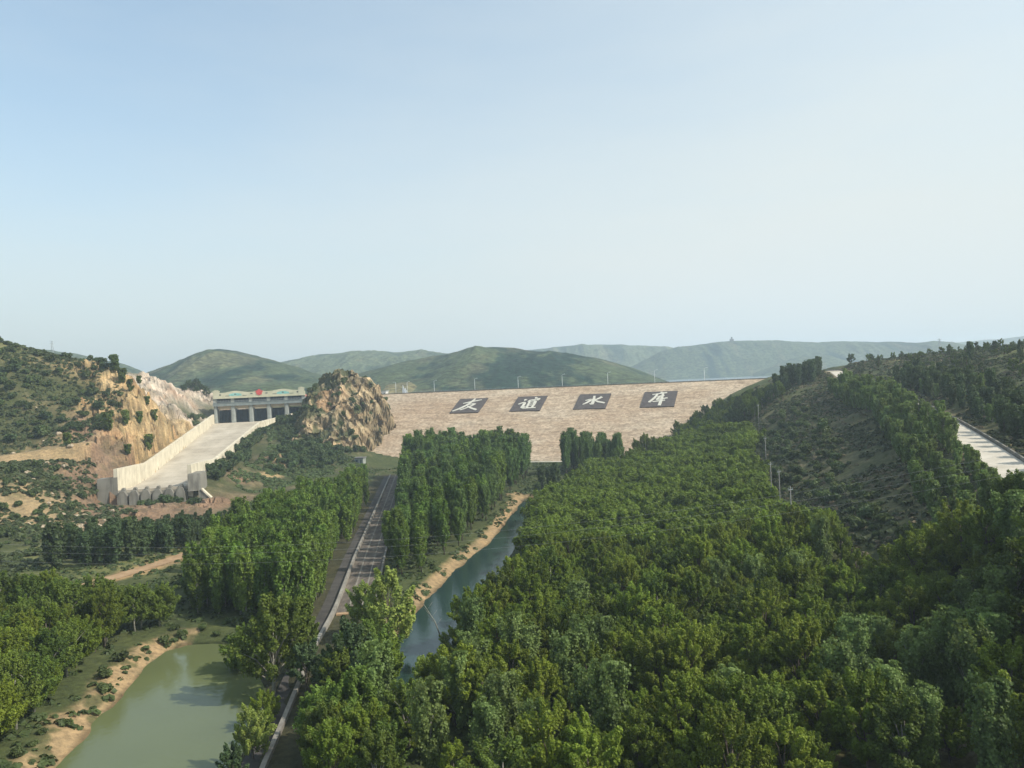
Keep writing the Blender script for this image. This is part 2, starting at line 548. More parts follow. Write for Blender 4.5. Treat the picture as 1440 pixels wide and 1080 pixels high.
WT = _fit()


def seg_dist(x, y, line):
    """distance to a polyline and interpolated height along it"""
    L3 = np.array([(*p, 0.0)[:3] for p in line], float)
    best = np.full(len(x), 1e9)
    zz = np.zeros(len(x))
    for a, b in zip(L3[:-1], L3[1:]):
        dx, dy = b[0] - a[0], b[1] - a[1]
        t = np.clip(((x - a[0]) * dx + (y - a[1]) * dy) / (dx * dx + dy * dy), 0, 1)
        d = np.hypot(x - a[0] - t * dx, y - a[1] - t * dy)
        m = d < best
        best[m] = d[m]
        zz[m] = (a[2] + t * (b[2] - a[2]))[m]
    return best, zz


def poly_sdf(x, y, poly):
    """signed distance, negative inside"""
    d, _ = seg_dist(x, y, list(poly) + [poly[0]])
    ins = np.zeros(len(x), bool)
    n = len(poly)
    for i in range(n):
        (x0, y0), (x1, y1) = poly[i][:2], poly[(i + 1) % n][:2]
        c = (y0 > y) != (y1 > y)
        ins ^= c & (x < (x1 - x0) * (y - y0) / (y1 - y0 + 1e-12) + x0)
    return np.where(ins, -d, d)


PATCH = [(1165, 735, 168, 5.5, (.25, .185, .14)), (1130, 765, 160, 4, (.24, .18, .13)), (1300, 940, 99, 3, (.34, .24, .15)), (1400, 965, 92, 3, (.34, .24, .15)), (382, 668, 372, 5.5, (.38, .27, .15)), (402, 645, 400, 5, (.36, .26, .15)), (800, 862, 154, 3.5, (.27, .19, .11)), (720, 700, 300, 3, (.33, .24, .14))]
CRAG = [None]
ROADL = [(a[0] - 4.4 + .3 * k * 0, a[1], .55) for k, a in enumerate(PARA)]


def ground(x, y, want=False):
    x = np.asarray(x, float)
    y = np.asarray(y, float)
    n = len(x)
    z = np.zeros(n)
    col = np.zeros((n, 3))
    rgh = np.zeros(n)
    for a in range(0, n, 40000):
        b = slice(a, min(a + 40000, n))
        d = np.sqrt((x[b, None] - PT[None, :, 0]) ** 2 + (y[b, None] - PT[None, :, 1]) ** 2)
        z[b] = _phi(d) @ WT[:len(PT)] + WT[len(PT)] + x[b] / 100 * WT[len(PT) + 1] + y[b] / 100 * WT[len(PT) + 2]
        jit = 1 + 0.55 * vnoise(xyz(x[b], y[b], s=1 / 9.0), 51) + .35 * vnoise(xyz(x[b], y[b], s=1 / 3.0), 52)
        w = 1 / (d * d + 9.0) ** 2
        w *= (1 + .0 * jit[:, None])
        w /= w.sum(1, keepdims=True)
        col[b] = w @ PC
        rgh[b] = w @ PK
    r = np.hypot(x, y)
    # relief
    p = xyz(x, y)
    z = z + rgh * (3.2 * fbm(p / 26.0, 3, 5) + 1.3 * fbm(p / 6.0, 3, 9))
    crag = sstep(.42, .80, rgh)
    CRAG[0] = crag
    ci = np.where(crag > 0.02)[0]
    if len(ci):
        q = np.stack([x[ci], y[ci] * .6, z[ci] * .9], 1)
        cv, cd = cells(q / 5.5, 3)
        cv2, _ = cells(q / 2.2, 4)
        z[ci] += crag[ci] * ((cv - .5) * 5.0 + (cv2 - .5) * 2.4 + 1.2 * fbm(q / 2.0, 3, 30) + 3.5 * fbm(q / 13.0, 3, 31, True))
    # open country and reservoir bed further out
    far = sstep(600, 760, r)
    z = z * (1 - far) + far * (np.where(y > 0, 28.0, 12.0) + 3 * fbm(p / 200.0, 3, 8))
    z = np.where(r > 500, np.clip(z, 18, 115), np.clip(z, -3, 115))
    # dirt bench on the left hill
    d, bz = seg_dist(x, y, BENCH)
    k = 1 - sstep(3.0, 9.0, d)
    z = z * (1 - k) + bz * k
    # hill road
    d, bz = seg_dist(x, y, ROADC)
    k = 1 - sstep(4.6, 10.5, d)
    z = z * (1 - k) + (bz - .18) * k
    droad = d
    d, bz = seg_dist(x, y, TRACK)
    k = 1 - sstep(3.0, 8.0, d)
    z = z * (1 - k) + (bz - .05) * k
    dtrack = d
    d, bz = seg_dist(x, y, PARA)
    k = 1 - sstep(13.0, 17.0, d)
    z = z * (1 - k) + .45 * k
    # ponds
    wob = 1.2 * vnoise(p / 6.0, 61) + .6 * vnoise(p / 2.0, 62)
    sp = poly_sdf(x, y, POND)
    sc = poly_sdf(x, y, CANAL)
    for s in (sp, sc):
        near = s < 14
        bank = np.interp(s + wob * .5, [-6, -1, 0, 3.5, 9, 14], [-3.4, -1.6, -.85, .7, 1.0, 1.0])
        k = np.where(near, 1 - sstep(6, 14, s), 0)
        z = np.where(near, z * (1 - k) + bank * k, z)
    # spillway cut
    lx = (x - SO[0]) * SE[0] + (y - SO[1]) * SE[1]
    ls = (x - SO[0]) * SD[0] + (y - SO[1]) * SD[1]
    w = chute_w(ls)
    cut = (ls > -30) & (ls < SLEN) & (lx > -.7) & (lx < w + .7)
    z = np.where(cut, np.minimum(z, floor_z(ls) - 1.2), z)
    strip = (ls > 40) & (ls < SLEN) & (lx > w) & (lx < w + 6)
    z = np.where(strip, np.minimum(z, wall_z(ls) - .9), z)
    strip = (ls > -5) & (ls < SLEN) & (lx < 0) & (lx > -5)
    z = np.where(strip, np.minimum(z, wall_z(ls) - .9), z)
    front = (ls >= SLEN) & (ls < SLEN + 14) & (lx > -8) & (lx < 45)
    z = np.where(front, 1.2 + .25 * (z - 1.2).clip(-2, 4), z)
    # keep the ground under the dam
    ds = (x - DA[0]) * DU[0] + (y - DA[1]) * DU[1]
    dn = (x - DA[0]) * DN[0] + (y - DA[1]) * DN[1]
    face = CREST - np.clip(dn, 0, 200) / SLOPE
    on = (ds > 6) & (ds < 232) & (dn > -60) & (dn < 84)
    z = np.where(on & (ds < 190), np.minimum(z, np.where(dn > 0, face, np.minimum(CREST, CREST + (dn + 8) / 2)) - 2.0), z)
    if not want:
        return z
    # colours of soil, rock and grass, plus shade painted along the canal road
    nz = fbm(p / 7.0, 4, 71)
    nz2 = fbm(p / 2.2, 3, 72)
    nz3 = fbm(p / 22.0, 3, 73)
    kk = crag * np.clip(1.6 * fbm(np.stack([x, y, z * 1.2], 1) / 11.0, 4, 74), -1, 1)
    col = col * (1 + .30 * kk[:, None] * np.array([1, 1.05, 1.1]))
    if len(ci):
        cvb, cdb = cells(np.stack([x[ci], y[ci] * .5, z[ci] * 1.1], 1) / 4.2, 77)
        col[ci] *= (1 + crag[ci] * ((cvb - .5) * .75 - .35 * sstep(.45, .75, cdb)))[:, None]
    stain = crag * sstep(.1, .5, fbm(np.stack([x, y, z * 1.5], 1) / 14.0, 3, 75))
    col = col * (1 - .5 * stain[:, None]) + .5 * stain[:, None] * np.array([.30, .16, .085])
    green = sstep(.0, .35, nz + .5 * nz2 + .25 * nz3) * np.where(rgh > .5, .35, .6)
    gcol = np.array([.05, .066, .026])
    grs = (rgh > .1)
    col = np.where(grs[:, None], col * (1 - .8 * green[:, None]) + gcol * .8 * green[:, None], col)
    bare = sstep(.22, .5, -nz + .4 * nz2) * ((rgh > .1) & (rgh < .5))
    col = col * (1 - .35 * bare[:, None]) + .35 * bare[:, None] * np.array([.22, .18, .11])
    tan = np.array([.30, .215, .128])
    ban = np.maximum((1 - sstep(2.6, 6.0, sp + 3 * nz)) * (x < -59 + np.clip((125 - y) * .2, 0, 7)), (1 - sstep(2.2, 4.2, sc + 1.5 * nz)) * (x < PZ(600, 850, 0)[0] + (y - 150) * .17 + 4))
    ban *= (1 - .75 * sstep(.0, .3, nz2 + nz * .6) * (sp < 20))
    col = col * (1 - ban[:, None]) + tan * ban[:, None]
    wet = np.maximum(1 - sstep(-.3, .8, sp), 1 - sstep(-.3, .8, sc))
    col = col * (1 - .55 * wet[:, None])
    k = (1 - sstep(2.5, 5.5, dtrack + 2 * nz)) * .85
    col = col * (1 - k[:, None]) + np.array([.38, .25, .14]) * k[:, None]
    d, _ = seg_dist(x, y, BENCH)
    k = (1 - sstep(2.5, 4.5, d + 1.5 * nz))
    col = col * (1 - .8 * k[:, None]) + np.array([.28, .215, .135]) * .8 * k[:, None]
    d2, _ = seg_dist(x, y, [(a, b - 7) for a, b, _ in BENCH])
    k = (1 - sstep(3, 6, d2 + 3 * nz)) * .75
    col = col * (1 - k[:, None]) + np.array([.35, .25, .145]) * k[:, None]
    k = (1 - sstep(5, 8, droad + 2 * nz)) * .6
    col = col * (1 - k[:, None]) + np.array([.27, .22, .14]) * k[:, None]
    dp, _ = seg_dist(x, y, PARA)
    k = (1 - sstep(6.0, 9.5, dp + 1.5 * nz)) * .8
    col = col * (1 - k[:, None]) + np.array([.055, .050, .032]) * k[:, None]  # tree shade painted into the soil colour beside the canal road
    for (px_, py_, Y_, ra, cc) in PATCH:
        a_, b_ = ray(px_, py_)
        dd = np.hypot((x - a_ * Y_), (y - Y_) * .55) + 3.0 * nz + 1.5 * nz2
        k = (1 - sstep(ra * .6, ra * 1.2, dd)) * .85
        col = col * (1 - k[:, None]) + np.array(cc) * k[:, None]
    return z, np.clip(col, .01, .8)


def gz(x, y):
    return float(ground(np.array([x]), np.array([y]))[0])


def build_ground():
    th = np.concatenate([np.linspace(-43, 43, 860), np.linspace(43, 317, 112)[1:-1]]) * PI / 180
    r = np.concatenate([np.geomspace(4, 60, 22), np.geomspace(60, 780, 470)[1:], np.geomspace(780, 5000, 34)[1:]])
    T2, R2 = np.meshgrid(th, r)
    x = (np.sin(T2) * R2).ravel()
    y = (np.cos(T2) * R2).ravel()
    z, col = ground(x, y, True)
    nt_, nr = len(th), len(r)
    idx = np.arange(nt_ * nr).reshape(nr, nt_)
    a, b = idx[:-1], idx[1:]
    F = np.stack([a, np.roll(a, -1, 1), np.roll(b, -1, 1), b], -1).reshape(-1, 4)[:, ::-1]
    # close the centre with a small fan
    V = np.stack([x, y, z], 1)
    c = len(V)
    V = np.vstack([V, [[0, 0, z[:nt_].mean()]]])
    col = np.vstack([col, col[:1]])
    fan = np.stack([idx[0], np.full(nt_, c), np.full(nt_, c), np.roll(idx[0], -1)], -1)
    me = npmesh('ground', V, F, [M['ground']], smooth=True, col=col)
    d_ = np.concatenate([CRAG[0], [0]])[F].max(1) < .35
    me.polygons.foreach_set('use_smooth', d_)
    o = link('ground', me)
    tag(o, kind='structure')
    return o


build_ground()


# ------------------------------------------------------------------ far hills
def hill(name, ctrl, dist, depth, seed, colr, amp=1.0, foot=33.0, n=340, m=120):
    """ctrl: skyline pixels; the crest stands at distance dist, the front slope reaches depth towards us"""
    a = np.array([(ray(px, py)[0], ray(px, py)[1]) for px, py in ctrl])
    o = np.argsort(a[:, 0])
    a = a[o]
    t = np.linspace(a[0, 0], a[-1, 0], n)
    # smooth interpolation of the skyline
    e = np.interp(t, a[:, 0], a[:, 1])
    kw = np.hanning(13)
    ep = np.concatenate([np.full(6, e[0]), e, np.full(6, e[-1])])
    e = np.convolve(ep, kw / kw.sum(), 'valid')
    crest = EYE + e * dist
    v = np.concatenate([np.linspace(-1, 0, int(m * .7)), np.linspace(0, .7, m - int(m * .7) + 1)[1:]])
    Tm, Vm = np.meshgrid(t, v)
    yy = dist + Vm * depth
    warp = 0.10 * depth * fbm(xyz((Tm * dist).ravel(), (Vm * 40).ravel(), s=1 / 260.0), 3, seed + 3).reshape(Tm.shape)
    yy = yy + warp * (1 - np.abs(Vm))
    xx = Tm * yy
    prof = np.where(Vm < 0, (1 - np.abs(Vm) ** 1.25), 1 - 1.3 * Vm ** 1.5)
    hh = (crest - foot)[None, :] * prof
    p = xyz(xx.ravel(), yy.ravel())
    rid = fbm(np.stack([p[:, 0] / 95, p[:, 1] / 330, p[:, 2]], 1), 4, seed, True).reshape(Tm.shape)
    ed = np.clip((np.arange(n) / n) * 8, 0, 1) * np.clip((1 - np.arange(n) / n) * 8, 0, 1)
    mid = (np.sin(np.clip(Vm + 1, 0, 1) * PI) ** .8)
    rid2 = fbm(np.stack([p[:, 0] / 34, p[:, 1] / 120, p[:, 2]], 1), 4, seed + 5, True).reshape(Tm.shape)
    zz = foot + hh * (1 + (.20 * rid + .07 * rid2) * amp * mid) + amp * 2.0 * fbm(p / 30, 4, seed + 7).reshape(Tm.shape) * np.clip(hh / 30, 0, 1)
    zz = foot - 6 + (zz - foot + 6) * (.15 + .85 * ed[None, :]) if False else zz
    P3 = np.stack([xx.ravel(), yy.ravel(), zz.ravel()], 1)
    n1 = fbm(p / np.array([70.0, 210.0, 1]), 4, seed + 20)
    n2 = fbm(p / np.array([13.0, 45.0, 1]), 4, seed + 21)
    g = sstep(-.22, .22, n1 + .8 * n2 - .45 * rid.ravel() - .3 * rid2.ravel())
    c0, c1 = np.array(colr[0]), np.array(colr[1])
    col = c0 * (1 - g[:, None]) + c1 * g[:, None]
    bare = sstep(.15, .5, fbm(p / np.array([38.0, 120.0, 1]), 4, seed + 31)) * .5
    col = col * (1 - bare[:, None]) + np.array([.125, .12, .075]) * bare[:, None]
    idx = np.arange(P3.shape[0]).reshape(Tm.shape)
    F = np.stack([idx[:-1, :-1], idx[:-1, 1:], idx[1:, 1:], idx[1:, :-1]], -1).reshape(-1, 4)
    ob = link(name, npmesh(name, P3, F, [M['hill']], smooth=True, col=col))
    return tag(ob, kind='structure')


M['hill'] = ground_mat('hill_scrub', 0.13, 0.02, 2.5, .3, 1.8)
HC = ((.060, .082, .046), (.014, .034, .025))
HG = ((.085, .108, .064), (.035, .058, .038))
hill('hill', [(-300, 500), (-100, 490), (60, 492), (84, 496), (105, 498), (140, 507), (165, 511), (195, 520), (225, 534), (260, 545)], 1700, 600, 11, HC)
hill('hill', [(120, 548), (180, 530), (215, 521), (245, 510), (270, 499), (292, 492), (310, 490), (330, 493), (360, 501), (385, 507), (415, 516), (450, 528), (500, 540), (540, 548)], 1250, 450, 21, HC)
hill('hill', [(330, 530), (380, 512), (420, 505), (455, 499), (490, 496), (530, 496), (575, 494), (610, 495), (640, 500), (680, 512), (720, 530)], 2100, 700, 31, HG)
hill('hill', [(430, 545), (480, 533), (520, 521), (560, 512), (600, 504), (640, 495), (670, 490), (695, 488), (722, 490), (748, 493), (775, 496), (805, 499), (835, 504), (865, 511), (890, 518), (915, 527), (935, 535), (955, 541)], 1150, 420, 41, HC)
hill('hill', [(620, 525), (690, 502), (740, 493), (775, 489), (810, 485), (850, 484), (900, 486), (940, 488), (985, 500), (1030, 515), (1060, 530)], 2700, 300, 51, HG)
hill('hill', [(880, 520), (930, 494), (960, 488), (1000, 483), (1028, 479), (1060, 479), (1100, 480), (1150, 481), (1190, 480), (1230, 481), (1255, 480), (1290, 483), (1315, 479), (1340, 481), (1380, 489), (1440, 500), (1520, 515)], 2350, 260, 61, HC)
hill('hill', [(1060, 525), (1090, 514), (1120, 503), (1145, 499), (1165, 500), (1190, 508), (1220, 520), (1260, 530)], 2050, 200, 71, HC)
hill('hill', [(1240, 500), (1330, 484), (1380, 479), (1440, 474), (1520, 468), (1620, 470), (1750, 480)], 4000, 800, 81, HG)
hill('hill', [(290, 568), (325, 553), (350, 545), (375, 541), (400, 542), (425, 548), (450, 558)], 800, 120, 91, HC)
hill('hill', [(520, 552), (545, 541), (575, 537), (600, 540), (625, 550), (645, 556)], 850, 110, 95, ((.17, .15, .08), (.05, .066, .03)))

# ------------------------------------------------------------------ water
def flat(name, poly, z, mat):
    me = bpy.data.meshes.new(name)
    me.from_pydata([(x, y, z) for x, y in poly], [], [tuple(range(len(poly)))])
    me.update()
    me.materials.append(mat)
    if me.polygons[0].normal.z < 0:
        me.flip_normals()
    return tag(link(name, me), kind='structure')


def grow(poly, d):
    c = np.mean(np.array(poly), 0)
    out = []
    for q in poly:
        v = np.array(q) - c
        out.append(tuple(c + v * (1 + d / max(np.hypot(*v), 1))))
    return out


M['pond'] = water_mat('green_pond_water', (.104, .120, .052), .11, .05, .9)
M['canal'] = water_mat('deep_canal_water', (.020, .042, .038), .14, .06, .9)
M['lake'] = water_mat('reservoir_water', (.22, .27, .29), .25, .05, .3)
flat('pond_water', grow(POND, 2.0), -.85, M['pond'])
flat('canal_water', grow(CANAL, 1.0), -.85, M['canal'])
up0 = DA - DN * 9
flat('reservoir_water', [tuple(up0 - DU * 20), tuple(up0 + DU * 225), (300, 620), (700, 1200), (900, 2400), (-500, 2400), (-500, 900), (-160, 760)], 35.0, M['lake'])

# ------------------------------------------------------------------ roads
def strip(name, line, off0, off1, mat, dz=0.0, z=None, step=4.0, kind='structure', thick=0.0):
    L3 = np.array(line, float)
    seg = np.hypot(*(L3[1:, :2] - L3[:-1, :2]).T)
    cum = np.concatenate([[0], np.cumsum(seg)])
    n = max(2, int(cum[-1] / step))
    t = np.linspace(0, cum[-1], n)
    px = np.interp(t, cum, L3[:, 0])
    py = np.interp(t, cum, L3[:, 1])
    pz = np.interp(t, cum, L3[:, 2]) if z is None else np.full(n, z)
    kw = np.hanning(9)
    kw /= kw.sum()
    sm = lambda q: np.concatenate([q[:4], np.convolve(q, kw, 'valid'), q[-4:]]) if n > 12 else q
    px, py, pz = sm(px), sm(py), sm(pz)
    tx, ty = np.gradient(px), np.gradient(py)
    l = np.hypot(tx, ty)
    nx, ny = ty / l, -tx / l          # to the right of travel
    mb = MB()
    vs, fs = [], []
    for k in range(n):
        for o in (off0, off1):
            vs.append((px[k] + nx[k] * o, py[k] + ny[k] * o, pz[k] + dz))
        if thick:
            for o in (off0, off1):
                vs.append((px[k] + nx[k] * o, py[k] + ny[k] * o, pz[k] + dz - thick))
    w = 4 if thick else 2
    for k in range(n - 1):
        a, b = k * w, (k + 1) * w
        fs.append((a, a + 1, b + 1, b))
        if thick:
            fs += [(a + 2, a, b, b + 2), (a + 1, a + 3, b + 3, b + 1), (a + 3, a + 2, b + 2, b + 3)]
    if thick:
        e = (n - 1) * w
        fs += [(0, 2, 3, 1), (e, e + 1, e + 3, e + 2)]
    mb.add(vs, fs)
    o = mb.build(name, mat)
    if kind:
        tag(o, kind=kind)
    return o


UP = PARA[::-1]                                    # from the camera towards the dam
M['flume'] = simple_mat('brown_concrete_flume', [(0.3, (.05, .041, .033)), (0.5, (.11, .092, .074)), (0.7, (.21, .175, .14))], 0.6, 0.9, stretch=(1.3, .35, 1), detail=7)
strip('road', UP, -3.0, -.3, M['asphalt'], z=.50)
M['rib'] = simple_mat('dull_concrete_rib', [(0.3, (.15, .135, .11)), (0.7, (.27, .245, .21))], 0.5, .9)
strip('hill_road', ROADC, -3.4, 3.4, M['pale_road'], dz=.02, step=5)
tag(strip('kerb_wall', ROADC, 3.55, 3.95, M['grey_concrete'], dz=.75, thick=1.1, kind=None, step=5), 'low grey kerb wall along the uphill side of the pale hill road', 'kerb wall')
tag(strip('parapet_wall', UP, -.3, .3, M['parapet'], dz=.35, thick=1.2, kind=None), 'long pale stone parapet running beside the dark canal road', 'parapet')
fl = thing('concrete_flume', 'dry brown concrete flume with pale ribs between parapet and poplar grove', 'flume')
FL = [p for p in UP if p[1] > 145]
for nm, a, b, dz, th, mt in [('channel_bed', .3, 7.3, -.42, 0, M['flume']), ('edge_wall', 7.3, 7.7, .1, .8, M['parapet']), ('rib', 2.3, 2.65, -.34, .2, M['rib']), ('rib', 4.8, 5.1, -.34, .2, M['rib'])]:
    o = strip(nm, FL, a, b, mt, dz=dz, thick=th, kind=None)
    o.parent = fl
q0, q1 = FL[0], FL[1]
ang = math.atan2(q1[1] - q0[1], q1[0] - q0[0]) - PI / 2
e = MB()
e.box(.45, 7.7, -1.2, 0, -.3, .75)
eo = e.build('end_sill', M['dirt'], fl)
eo.location = (q0[0], q0[1], 0)
eo.rotation_euler = (0, 0, ang)
strip('dirt_track', TRACK, -2.3, 2.3, M['dirt'], dz=.05)
GT = np.array([DA + DU * s + DN * 93 for s in np.linspace(22, 150, 20)])
strip('toe_path', [(a, b, .9) for a, b in GT], -1.6, 1.6, M['pale_road'])

# ------------------------------------------------------------------ dam
dam = thing('dam', 'long earth dam faced with tan pitched stone carrying four dark lettered panels', 'dam', (DA[0], DA[1], CREST), -TH)
# local frame: x along the crest, y upstream, z up; crest edge at the origin


def dam_face():
    ns, nt_ = 300, 110
    s = np.linspace(-25, 262, ns)
    t = np.linspace(0, 40.5, nt_)
    S2, T2 = np.meshgrid(s, t)
    y = -T2 * SLOPE
    z = -T2.copy()
    p = xyz(S2.ravel(), y.ravel())
    d = (.22 * fbm(p / np.array([3.0, 1.2, 1]), 3, 101) + .25 * fbm(p / 18.0, 3, 102)).reshape(S2.shape)
    ed = sstep(0, 1.2, T2)
    z = z + d * ed
    V = np.stack([S2.ravel(), y.ravel(), z.ravel()], 1)
    idx = np.arange(len(V)).reshape(S2.shape)
    F = np.stack([idx[1:, :-1], idx[1:, 1:], idx[:-1, 1:], idx[:-1, :-1]], -1).reshape(-1, 4)
    return link('downstream_face', npmesh('downstream_face', V, F, [M['dam']], smooth=True), dam)


dam_face()
b = MB()
b.prism([(0.002, -.3), (0.002, -40), (60, -40), (8, -.3)], lambda u, v, d: (d, u, v), -25, 262)
b.build('embankment_core', M['dam'], dam)
b = MB()
b.box(-25, 262, 0.9, 7.2, -.3, .02)
b.build('crest_road', M['pale_road'], dam)
b = MB()
b.box(-25, 262, 0.0, .5, -.3, .55)
b.build('kerb', M['grey_concrete'], dam)
b = MB()
b.box(-25, 262, 7.3, 7.7, -.3, .55)
b.build('wave_wall', M['parapet'], dam)
b = MB()
for k in range(0, 57):
    b.box(-22 + k * 5 - .06, -22 + k * 5 + .06, .18, .30, .55, 1.25)
b.box(-25, 262, .20, .28, 1.19, 1.27)
b.box(-25, 262, .20, .28, .88, .94)
b.build('guard_rail', M['rail'], dam)


def face_pt(s, t, h):
    k = 1 / math.hypot(SLOPE, 1)
    dn, dz = SLOPE * k * t, -k * t
    nx_, nz_ = k, SLOPE * k
    g = DA + DU * s + DN * (dn + nx_ * h)
    return Vector((g[0], g[1], CREST + dz + nz_ * h))


def stroke(pts, wid):
    """brush stroke outline (unit square) from a centre line with widths"""
    P2 = np.array(pts, float)
    t = np.linspace(0, 1, len(P2))
    n = 25
    tt = np.linspace(0, 1, n)
    cx, cy_ = np.interp(tt, t, P2[:, 0]), np.interp(tt, t, P2[:, 1])
    if len(P2) > 2:
        k = np.array([.25, .5, .25])
        for _ in range(3):
            cx[1:-1] = np.convolve(cx, k, 'valid')
            cy_[1:-1] = np.convolve(cy_, k, 'valid')
    w = np.interp(tt, np.linspace(0, 1, len(wid)), wid) / 2
    dx, dy = np.gradient(cx), np.gradient(cy_)
    l = np.hypot(dx, dy) + 1e-9
    nx_, ny_ = -dy / l, dx / l
    return np.stack([cx + nx_ * w, cy_ + ny_ * w], 1), np.stack([cx - nx_ * w, cy_ - ny_ * w], 1)


GLYPHS = [
    [([(.24, .64), (.45, .73), (.84, .87)], [.05, .06, .08, .04]), ([(.56, .97), (.53, .80), (.42, .52), (.26, .28), (.05, .11)], [.05, .08, .08, .09, .06]),
     ([(.40, .50), (.55, .57), (.70, .61), (.58, .40), (.30, .17)], [.04, .055, .075, .07, .04]), ([(.44, .47), (.62, .31), (.88, .16)], [.04, .07, .085])],
    [([(.29, .78), (.34, .71)], [.06, .11]), ([(.16, .44), (.26, .52), (.36, .57), (.36, .36), (.33, .14), (.46, .29)], [.05, .07, .09, .08, .09, .03]),
     ([(.62, .90), (.67, .84)], [.05, .10]), ([(.45, .60), (.49, .70), (.64, .74), (.80, .80), (.74, .68)], [.06, .06, .06, .09, .04]),
     ([(.50, .62), (.51, .40), (.52, .16)], [.06, .07, .07]), ([(.50, .60), (.60, .63), (.70, .64), (.71, .40), (.69, .18)], [.05, .06, .09, .08, .06]),
     ([(.52, .47), (.69, .50)], [.045, .05]), ([(.52, .33), (.69, .36)], [.045, .05]), ([(.40, .14), (.60, .16), (.82, .17)], [.06, .07, .06])],
    [([(.50, .84), (.53, .60), (.54, .26), (.45, .33)], [.06, .09, .10, .03]), ([(.27, .54), (.36, .58), (.46, .63), (.38, .44), (.24, .28)], [.05, .06, .09, .08, .04]),
     ([(.76, .76), (.66, .64), (.56, .54)], [.09, .07, .04]), ([(.56, .55), (.70, .43), (.92, .34)], [.04, .08, .07])],
    [([(.50, .95), (.58, .87)], [.05, .09]), ([(.26, .78), (.45, .83), (.70, .89)], [.05, .06, .07]), ([(.42, .83), (.36, .58), (.22, .28)], [.05, .08, .07]),
     ([(.42, .63), (.52, .67), (.64, .71)], [.05, .05, .06]), ([(.54, .70), (.47, .54), (.42, .42), (.58, .48), (.76, .53)], [.05, .06, .06, .06, .06]),
     ([(.33, .30), (.50, .34), (.70, .38)], [.05, .06, .06]), ([(.58, .82), (.58, .45), (.56, .05)], [.06, .08, .09])],
]
PL = ['dark square panel with a white character of long sweeping strokes, nearest the rock outcrop', 'dark square panel whose white character is boxy with many short strokes',
      'dark square panel with the white character for water, a hooked upright with spread arms', 'dark square panel with a white roofed character, nearest the wooded right abutment']
for i, s0 in enumerate((52.2, 93.3, 134.6, 175.5)):
    c = face_pt(s0, 33, 0)
    pr = thing('lettered_panel', PL[i], 'panel', tuple(c), 0, 'lettered panels on the dam face')
    b = MB()
    n = 10
    b.prism([(0, 0), (20, 0), (20, 20.2), (0, 20.2)], lambda u, v, d: face_pt(s0 + u, 33 - v, d) - c, -.2, .55)
    b.build('slab', M['panel'], pr)
    b = MB()
    for j, (pts, wid) in enumerate(GLYPHS[i]):
        l, r_ = stroke([(.5 + (x_ - .5) * .98, y_) for x_, y_ in pts], [w * 1.02 for w in wid])
        h = .80 + .012 * j
        for k in range(0, len(l) - 1, 2):
            quad = [l[k], r_[k], r_[k + 2], l[k + 2]]
            b.prism([(q[0] * 20, q[1] * 20) for q in quad], lambda u, v, d: face_pt(s0 + u, 33 - v, d) - c, .558, h)
    b.build('white_character', M['letter'], pr)

# lamps on the crest
lamp_x = [(557, 555), (573, 554), (611, 553), (668, 550.5), (729, 548), (791, 545.5), (855, 542.5), (921, 539.5), (991, 536.5)]
lamp_names = ['second lamp post from the rock outcrop', 'third lamp post from the rock outcrop', 'lamp post left of the first lettered panel', 'lamp post above the first lettered panel', 'lamp post above the second lettered panel', 'lamp post between the second and third lettered panels', 'lamp post above the third lettered panel', 'lamp post above the fourth lettered panel', 'lamp post nearest the wooded right abutment']
lamp_names[0] = 'lamp post nearest the rock outcrop, beside the white sail sculpture'
lamp_names[1] = 'lamp post just right of the white sail sculpture'


def lamp_parts():
    b = MB()
    b.tube([(0, 0, 0), (0, 0, 4), (0, 0, 8.0)], [.16, .13, .09], 8)
    b.box(-.3, .3, -.3, .3, 0, .25)
    post = b.mesh('post', M['white_metal'])
    b = MB()
    b.tube([(0, 0, 7.7), (.5, 0, 8.3), (1.5, 0, 8.5)], [.07, .06, .05], 6)
    arm = b.mesh('arm', M['white_metal'])
    b = MB()
    b.hexa([(1.2, -.16, 8.38), (2.1, -.12, 8.42), (2.1, .12, 8.42), (1.2, .16, 8.38)], [(1.25, -.1, 8.62), (2.0, -.08, 8.6), (2.0, .08, 8.6), (1.25, .1, 8.62)])
    head = b.mesh('lamp_head', M['white_metal'])
    return [('post', post), ('arm', arm), ('lamp_head', head)]


LP = lamp_parts()
for (px, py), lb in zip(lamp_x, lamp_names):
    # foot of the post on the upstream side of the crest road
    a = ray(px, py)[0]
    s = (a * (DA[1] - DN[1] * 6.6) - (DA[0] - DN[0] * 6.6)) / (DU[0] - a * DU[1])
    g = DA + DU * s - DN * 6.6
    t = thing('lamp_post', 'white ' + lb + ', on the dam crest', 'lamp post', (g[0], g[1], CREST + .02), -TH + (PI if px in (557,) else -PI / 2 * 0), 'lamp posts along the dam crest')
    for nm, me in LP:
        link(nm, me, t)

